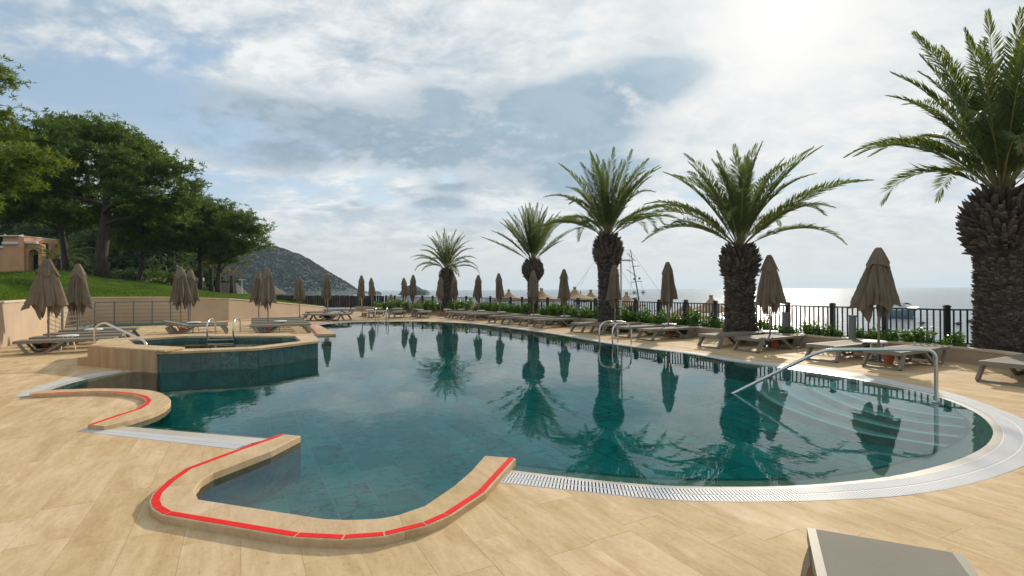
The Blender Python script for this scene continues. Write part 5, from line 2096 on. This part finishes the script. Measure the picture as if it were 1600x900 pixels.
# low garden wall and dark huts
b0, b1 = base_at(228, 55), base_at(318, 55)
o = MB().box(((b0[0] + b1[0]) / 2, 55, b0[2] + .35), (b1[0] - b0[0], .3, 1.1)).build('garden_wall', 'wall_cap'); tag(o, 'low pale garden wall behind the bush on the lawn', 'wall')
for k, (px0, px1, py0, Y, lab) in enumerate(((335, 380, 444, 62, 'dark thatched hut roof left of the small dry palm'), (385, 440, 447, 66, 'dark low hut right of the small dry palm'))):
    a = PY(px0, 460, Y); c = PY(px1, 460, Y); t = PY((px0 + px1) / 2, py0 - 2, Y).z
    r = empty('beach_hut', ((a.x + c.x) / 2, Y, 0)); tag(r, lab, 'hut', 'dark huts behind the lawn')
    w = (c.x - a.x) / 2
    MB().box((0, 0, (a.z - .6) / 2 + .1), (w * 1.7, w * 1.2, a.z + .2)).build('wall', 'wood_dark', r)
    MB().add([(-w, -w * .8, a.z + .05), (w, -w * .8, a.z + .05), (w, w * .8, a.z + .05), (-w, w * .8, a.z + .05), (-w * .5, 0, t), (w * .5, 0, t)], [(0, 1, 5, 4), (2, 3, 4, 5), (1, 2, 5), (3, 0, 4), (3, 2, 1, 0)]).build('roof', 'thatch_dark', r)

# ------------------------------------------------------------------ house at the left
HY = 58.0
hs = HY / FPX
def hx(px): return (px - 800) * hs
def hz_(py): return CAM_H + (456 - py) * hs
house = empty('house', (hx(20), HY, 0)); house.location = (0, 0, 0); tag(house, 'terracotta coloured house with white cornices and an arched opening at the left edge', 'house')
zb = hz_(424)
MB().prism([Vector((hx(-60), HY + .8)), Vector((hx(5), HY + .8)), Vector((hx(5), HY + 8)), Vector((hx(-60), HY + 8))], zb, hz_(384)).build('wing_wall', 'house_render', house)
MB().prism([Vector((hx(5.1), HY)), Vector((hx(33), HY)), Vector((hx(33), HY + 7)), Vector((hx(5.1), HY + 7))], zb, hz_(369)).build('front_wall', 'house_render', house)
MB().prism([Vector((hx(33.1), HY - .35)), Vector((hx(42), HY - .35)), Vector((hx(42), HY + 5)), Vector((hx(33.1), HY + 5))], zb, hz_(370.5)).build('pilaster', 'house_render', house)
# arched bay
x0, x1, xa0, xa1 = hx(42.1), hx(65.5), hx(44), hx(60)
za, zt = hz_(396), hz_(376)
arc = [(xa0 + (xa1 - xa0) * .5 - (xa1 - xa0) * .5 * math.cos(math.pi * k / 12), za + (xa1 - xa0) * .5 * math.sin(math.pi * k / 12) * .85) for k in range(13)]
prof = [(x0, zb), (xa0, zb)] + arc + [(xa1, zb), (x1, zb), (x1, hz_(382)), (x0, zt)]
tri = tessellate_polygon([[Vector((a, b, 0)) for a, b in prof]])
n = len(prof)
F = [t for t in tri] + [tuple(i + n for i in t) for t in tri] + [(i, (i + 1) % n, (i + 1) % n + n, i + n) for i in range(n)]
MB().add([(a, HY, b) for a, b in prof] + [(a, HY + .5, b) for a, b in prof], F).build('arch_wall', 'house_render', house)
MB().box(((xa0 + xa1) / 2, HY + .9, (zb + za) / 2 + .5), (xa1 - xa0 + .6, .1, za - zb + 1.6)).build('arch_window', 'dark_glass', house)
for pxa, pxb, pya, off in ((6, 33, 379.5, .12), (42.5, 60, 379, .12), (-60, 4.5, 384.5, -.70)):
    MB().box((hx((pxa + pxb) / 2), HY - off, hz_(pya)), (hx(pxb) - hx(pxa), .24, .28)).build('cornice', 'house_trim', house)
MB().box((hx(19), HY + 3, hz_(368.4)), (hx(35) - hx(3), 6.8, .12)).build('roof_edge', 'house_trim', house)
for px, ph in ((5.5, 8), (32.5, 6)):
    MB().tube([(hx(px), HY + .2, hz_(369)), (hx(px), HY + .2, hz_(369 - ph * .5))], .09, 8).build('chimney_pot', 'house_trim', house)

# ------------------------------------------------------------------ beach, sea, headland, islands
SEA = -3.0
tag(MB().add([(-6100, 20, SEA), (6100, 20, SEA), (6100, 6000, SEA), (-6100, 6000, SEA)], [(0, 1, 2, 3)]).build('sea', 'sea'), kind='structure')
V, F = [], []
shore = [(40, 9), (18, 18), (10, 30), (4, 44), (-4, 56), (-14, 66), (-30, 78), (-60, 90), (-110, 100)]
inner = [(30, 4), (11.5, 11), (5.4, 19.5), (-.6, 30), (-8.5, 38.6), (-14, 41.6), (-24, 44), (-60, 60), (-110, 70)]
for (ax, ay), (bx_, by_) in zip(inner, shore):
    for k in range(7):
        t = k / 6
        V.append((ax + (bx_ - ax) * t * 1.15, ay + (by_ - ay) * t * 1.15, -1.0 - 2.3 * t ** 1.3 + (.08 * math.sin(ax + 5 * t))))
for i in range(len(inner) - 1):
    for k in range(6):
        q = i * 7 + k
        F.append((q, q + 1, q + 8, q + 7))
tag(MB().add(V, F).build('beach', 'sand', smooth='all'), kind='structure')

rgh = np.random.default_rng(3)
HYD = 620.0
ridge = [(120, 352), (250, 360), (330, 368), (380, 379), (420, 384), (445, 388), (470, 397), (492, 408), (512, 420), (530, 431), (545, 442), (556, 452), (561, 457)]
V, F = [], []
NX, NYY = 130, 34
rx0, rx1 = 100, 561.5
def fbm2(x, y):
    v = 0; a = 1; f = 1
    for k in range(5):
        v += a * math.sin(x * .021 * f + 1.7 * k + 1.3 * math.sin(y * .017 * f + k)) * math.cos(y * .024 * f - 2.1 * k + math.sin(x * .013 * f))
        a *= .5; f *= 2.1
    return v
hv = []
for i in range(NX + 1):
    px = rx0 + (rx1 - rx0) * i / NX
    py = interp(ridge, px)
    zr = PY(px, py, HYD).z - SEA
    x = (px - 800) / FPX * HYD
    for j in range(NYY + 1):
        v = j / NYY
        y = HYD - 190 + 330 * v
        if v < .575:
            q = v / .575; prof_ = (q ** .75)
        else:
            q = (1 - v) / .425; prof_ = q ** .9
        xx = x * (y / HYD) ** (.35)
        z = SEA - 1 + zr * prof_ * (1 + .10 * fbm2(xx, y) * (1 - abs(2 * prof_ - 1) * .3) * (1 if prof_ < .97 else .25)) + (fbm2(x * 2.3, y * 2.3) * 2.0 * min(1, zr / 15) if 0 < j < NYY else 0)
        V.append((xx, y, z)); hv.append((xx, y, z))
for i in range(NX):
    for j in range(NYY):
        q = i * (NYY + 1) + j
        F.append((q, q + NYY + 1, q + NYY + 2, q + 1))
tag(MB().add(V, F).build('headland_hill', 'hill', smooth='all'), kind='structure')
# scrub on the headland
Vs, Fs = [], []
hv = np.array(hv).reshape(NX + 1, NYY + 1, 3)
nsc = 15000
ii = rgh.uniform(0, NX - .01, nsc); jj = rgh.uniform(1, 22, nsc)
i0 = ii.astype(int); j0 = jj.astype(int)
pp = hv[i0, j0] + (hv[i0 + 1, j0] - hv[i0, j0]) * (ii - i0)[:, None] + (hv[i0, j0 + 1] - hv[i0, j0]) * (jj - j0)[:, None]
sz = rgh.uniform(.5, 1.6, nsc) * np.clip((pp[:, 2] - SEA) / 8, .2, 1)
ok = pp[:, 2] > SEA + 2
pp, sz = pp[ok], sz[ok]
D = rgh.normal(size=(len(pp), 10, 3)); D /= np.linalg.norm(D, axis=2)[..., None]; D[..., 2] = np.abs(D[..., 2])
Q = rgh.normal(size=(len(pp), 10, 3)); Q /= np.linalg.norm(Q, axis=2)[..., None]
Cc = pp[:, None, :] + D * sz[:, None, None] * .8
S2 = np.cross(D, Q) * sz[:, None, None] * .55
T2 = np.cross(D, S2); T2 = T2 / (np.linalg.norm(T2, axis=2)[..., None] + 1e-6) * sz[:, None, None] * .55
VV = np.stack([Cc + S2, Cc + T2, Cc - S2, Cc - T2], axis=2).reshape(-1, 3)
kk = np.arange(len(pp) * 10)[:, None] * 4
tag(link('hillside_scrub', tri_mesh('hillside_scrub', VV, np.concatenate([kk, kk + 1, kk + 2, kk + 3], axis=1)), 'scrub_leaf'), 'dark scrub covering the headland', 'scrub', kind='stuff')


def islet(pxs, Y, lab):
    V, F = [], []
    n, mrow = len(pxs), 7
    for j in range(mrow):
        v = j / (mrow - 1)
        for px, py in pxs:
            p = PY(px, py, Y)
            f = math.sin(math.pi * v)
            V.append((p.x + (rgh.uniform(-.6, .6) if 0 < j < mrow - 1 else 0), Y - 14 + 28 * v, SEA - .6 + max(0, (p.z - SEA)) * f ** .7 + rgh.uniform(-.3, .3)))
    for j in range(mrow - 1):
        for i in range(n - 1):
            q = j * n + i
            F.append((q, q + 1, q + n + 1, q + n))
    o = MB().add(V, F).build('rock_island', 'hill'); tag(o, lab, 'island', 'rock islands')
islet([(626, 459), (630, 452), (636, 446), (643, 444), (650, 445.5), (655, 448), (660, 451), (664, 452), (668, 452.5), (670, 459)], 480, 'small dark rock island behind a pair of parasols')
islet([(586, 459), (588, 455), (590, 454), (592, 455), (593, 459)], 520, 'tiny rock in the sea off the tip of the headland')

# ------------------------------------------------------------------ thatched beach parasols
def thatched(px, py, Y, r, lab):
    p = PY(px, py, Y)
    o = empty('thatched_parasol', (p.x, Y, p.z - 2.75)); tag(o, lab, 'beach parasol', 'thatched parasols on the beach')
    V, F = [], []
    n = 40
    prof = [(.10, 0), (.14, -.10), (.09, -.17), (.13, -.26), (.28, -.46), (.55, -.66), (.90, -.82), (1.25, -.94), (1.40, -1.02), (1.42, -1.10), (1.15, -1.02)]
    rg = random.Random(px)
    for i, (a, z) in enumerate(prof):
        for k in range(n):
            t = 2 * math.pi * k / n
            rr = a * r / 1.4 * (1 + (.03 * rg.uniform(-1, 1) if i > 3 else 0))
            V.append((rr * math.cos(t), rr * math.sin(t), 2.75 + z + (rg.uniform(-.05, .04) if 7 < i else 0)))
    F.append(tuple(range(n)))
    for i in range(len(prof) - 1):
        for k in range(n):
            q = i * n
            F.append((q + k, q + n + k, q + n + (k + 1) % n, q + (k + 1) % n))
    MB().add(V, F).build('thatch_roof', 'thatch', o)
    MB().tube([(0, 0, -1.2), (0, 0, 2.4)], .06, 8).build('post', 'wood_dark', o)
for px, py, Y, r, lab in ((1111, 461, 33, 1.5, 'thatched beach parasol left of the second palm'), (1072, 468, 30, 1.4, 'low thatched beach parasol behind the fence, behind the single parasol'), (979, 456, 40, 1.5, 'thatched beach parasol just right of the third palm'),
                          (923, 452.5, 46, 1.5, 'thatched beach parasol just left of the third palm'), (898, 448, 44, 1.7, 'tallest thatched beach parasol, right of the parasol between third and fourth palms'),
                          (846, 450, 42, 1.6, 'thatched beach parasol right of the fourth palm'), (795, 452, 48, 1.5, 'thatched beach parasol first left of the fourth palm'),
                          (660, 461, 52, 1.6, 'thatched beach parasol left of the far palm'), (611, 460, 50, 1.6, 'thatched beach parasol right of the far ladder'), (548, 463, 54, 1.6, 'thatched beach parasol below the headland tip'), (735, 466, 50, 1.7, 'low thatched beach parasol right of the far palm')):
    thatched(px, py, Y, r, lab)

# ------------------------------------------------------------------ boats
def hull_mesh(L, Bm, zk, zd, sheer):
    V, F = [], []
    N = 16
    for i in range(N + 1):
        t = i / N
        w = Bm / 2 * math.sin(math.pi * min(1, .16 + .84 * (1 - t) ** .75)) ** .6 if t < 1 else .03
        z1 = zd + sheer * (2 * t - .8) ** 2
        x = -L / 2 + L * t + (.08 * L * t * t)
        xl = -L / 2 + L * t * .93
        V += [(xl, 0, zk), (xl, w * .75, (zk + z1) * .5 - .1), (x, w, z1), (x, -w, z1), (xl, -w * .75, (zk + z1) * .5 - .1)]
    for i in range(N):
        for j in range(5):
            F.append((i * 5 + j, i * 5 + (j + 1) % 5, (i + 1) * 5 + (j + 1) % 5, (i + 1) * 5 + j))
    F.append((0, 1, 2, 3, 4)); e = N * 5
    F.append((e + 4, e + 3, e + 2, e + 1, e))
    return MB().add(V, F)


YB = 210
gb = PY(955, 468, YB)
g = empty('sailing_boat', (gb.x, YB, SEA)); tag(g, 'two masted wooden sailing boat with bare rigging behind the third palm', 'sailing boat')
hull_mesh(20, 4.5, -.5, .55, .45).build('hull', 'boat_white', g, smooth=True)
MB().box((-2, 0, .85), (7, 2.6, .8)).build('cabin', 'boat_white', g)
def off(px, py): 
    p = PY(px, py, YB); return Vector((p.x - gb.x, 0, p.z - SEA))
mt = off(985, 390); mbm = off(998.5, 470)
MB().tube([mbm, mt], [.30, .16], 8).build('mast', 'wood_dark', g)
m2 = off(932, 404); m2b = off(940, 470)
MB().tube([m2b, m2], [.26, .13], 8).build('mast', 'wood_dark', g)
for a, b in (((979, 395), (993, 408)), ((979, 421), (995, 432))):
    MB().tube([off(*a), off(*b)], .12, 6).build('gaff', 'wood_dark', g)
for (a, b) in (((987, 416.5), (1000, 415.5)), ((986, 441), (1003, 439.5)), ((983, 459.5), (996, 459))):
    MB().tube([off(*a), off(*b)], .13, 6).build('spreader', 'wood_dark', g)
for px, py in ((991, 436), (999, 435)):
    MB().box(off(px, py), (.7, .5, .8)).build('lookout_box', 'wood_dark', g)
for px, py in ((991, 457), (1005, 457)):
    for a in (0, 1.05, 2.1):
        d = Vector((math.cos(a), 0, math.sin(a))) * 1.0
        MB().tube([off(px, py) - d, off(px, py) + d], .14, 5).build('furled_rigging', 'wood_dark', g)
for a, b in (((930, 406), (901, 447)), ((920, 420), (907, 447)), ((985, 390), (932, 404)), ((932, 405), (940, 462)), ((985, 391), (1035, 462)), ((983, 392), (986, 445)), ((972, 425), (990, 452)), ((1001, 441), (1007, 460)), ((987, 441), (984, 460)), ((985, 392), (989, 416))):
    MB().tube([off(*a), off(*b)], .045, 4).build('stay', 'rope', g)
fp = off(907, 455)
MB().tube([fp + Vector((0, 0, -3)), fp + Vector((0, 0, .3))], .06, 5).build('flag_staff', 'rope', g)
MB().add([fp + Vector((-.15, 0, 0)), fp + Vector((.25, .3, -.2)), fp + Vector((.75, .2, -2.2)), fp + Vector((-.6, -.1, -2.3)), fp + Vector((-.15, .06, 0)), fp + Vector((.25, .36, -.2)), fp + Vector((.75, .26, -2.2)), fp + Vector((-.6, -.04, -2.3))], [(0, 1, 2, 3), (7, 6, 5, 4), (0, 4, 5, 1), (1, 5, 6, 2), (2, 6, 7, 3), (3, 7, 4, 0)]).build('flag', 'flag_red', g)

YM = 76
mbp = PY(1403, 500, YM)
b = empty('motor_boat', (mbp.x, YM, SEA)); tag(b, 'small pale motor boat with a dark canopy on the sea behind the largest parasol', 'motor boat')
hull_mesh(5.0, 1.9, -.3, 1.15, .35).build('hull', 'boat_blue', b, smooth=True)
MB().add([(-.6, -.7, 1.1), (1.3, -.6, 1.1), (1.3, .6, 1.1), (-.6, .7, 1.1), (-.4, -.6, 1.9), (.7, -.5, 1.9), (.7, .5, 1.9), (-.4, .6, 1.9)], [(4, 5, 6, 7), (0, 1, 5, 4), (1, 2, 6, 5), (2, 3, 7, 6), (3, 0, 4, 7)]).build('cabin', 'boat_white', b)
MB().add([(.2, -.75, 2.05), (.8, -.75, 2.25), (1.5, -.7, 2.0), (.2, .75, 2.05), (.8, .75, 2.25), (1.5, .7, 2.0), (.2, -.75, 2.0), (.8, -.75, 2.2), (1.5, -.7, 1.95), (.2, .75, 2.0), (.8, .75, 2.2), (1.5, .7, 1.95)],
         [(0, 1, 4, 3), (1, 2, 5, 4), (9, 10, 7, 6), (10, 11, 8, 7), (0, 6, 7, 1), (1, 7, 8, 2), (3, 4, 10, 9), (4, 5, 11, 10), (0, 3, 9, 6), (2, 8, 11, 5)]).build('canopy', 'canvas_navy', b)
for x in (-.3, .1):
    MB().tube([(x, 0, 1.8), (x + .1, 0, 3.2)], .03, 5).build('mast', 'boat_white', b)
for sx, sy in ((.25, -.7), (1.4, -.65), (.25, .7), (1.4, .65)):
    MB().tube([(sx, sy, 1.0), (sx, sy, 2.0)], .025, 5).build('canopy_pole', 'steel', b)
for k, (px, py) in enumerate(((1441, 505), (1497, 506), (1516, 502))):
    p = P(px, py, SEA + .1)
    o = MB().lathe([(.1, -.12), (.3, 0), (.3, .1), (.1, .22)], (0, 0, 0), 10).box((0, 0, .05), (1.0, .16, .08)).build('mooring_buoy', 'wood_dark')
    o.location = p
    tag(o, ('dark mooring buoy on the sea just right of the leafy plant by the largest parasol', 'dark mooring buoy on the sea seen through the last fence bay', 'dark mooring buoy farthest right, beside the largest palm')[k], 'buoy', 'mooring buoys on the sea')

# ------------------------------------------------------------------ sea haze
hz = MB().box((0, 2900, 36.0), (12400, 6400, 81.0)).build('haze', None)
hm = bpy.data.materials.new('haze'); hm.use_nodes = True
hg = NG(hm.node_tree)
hg.n.remove(hg.n['Principled BSDF'])
pv = hg.new('ShaderNodeVolumePrincipled')
pv.inputs['Color'].default_value = (.66, .84, 1.0, 1)
pv.inputs['Density'].default_value = 0.00017
pv.inputs['Anisotropy'].default_value = 0.25
hg.l.new(pv.outputs[0], hg.n['Material Output'].inputs['Volume'])
hz.data.materials.append(hm)
tag(hz, kind='stuff')
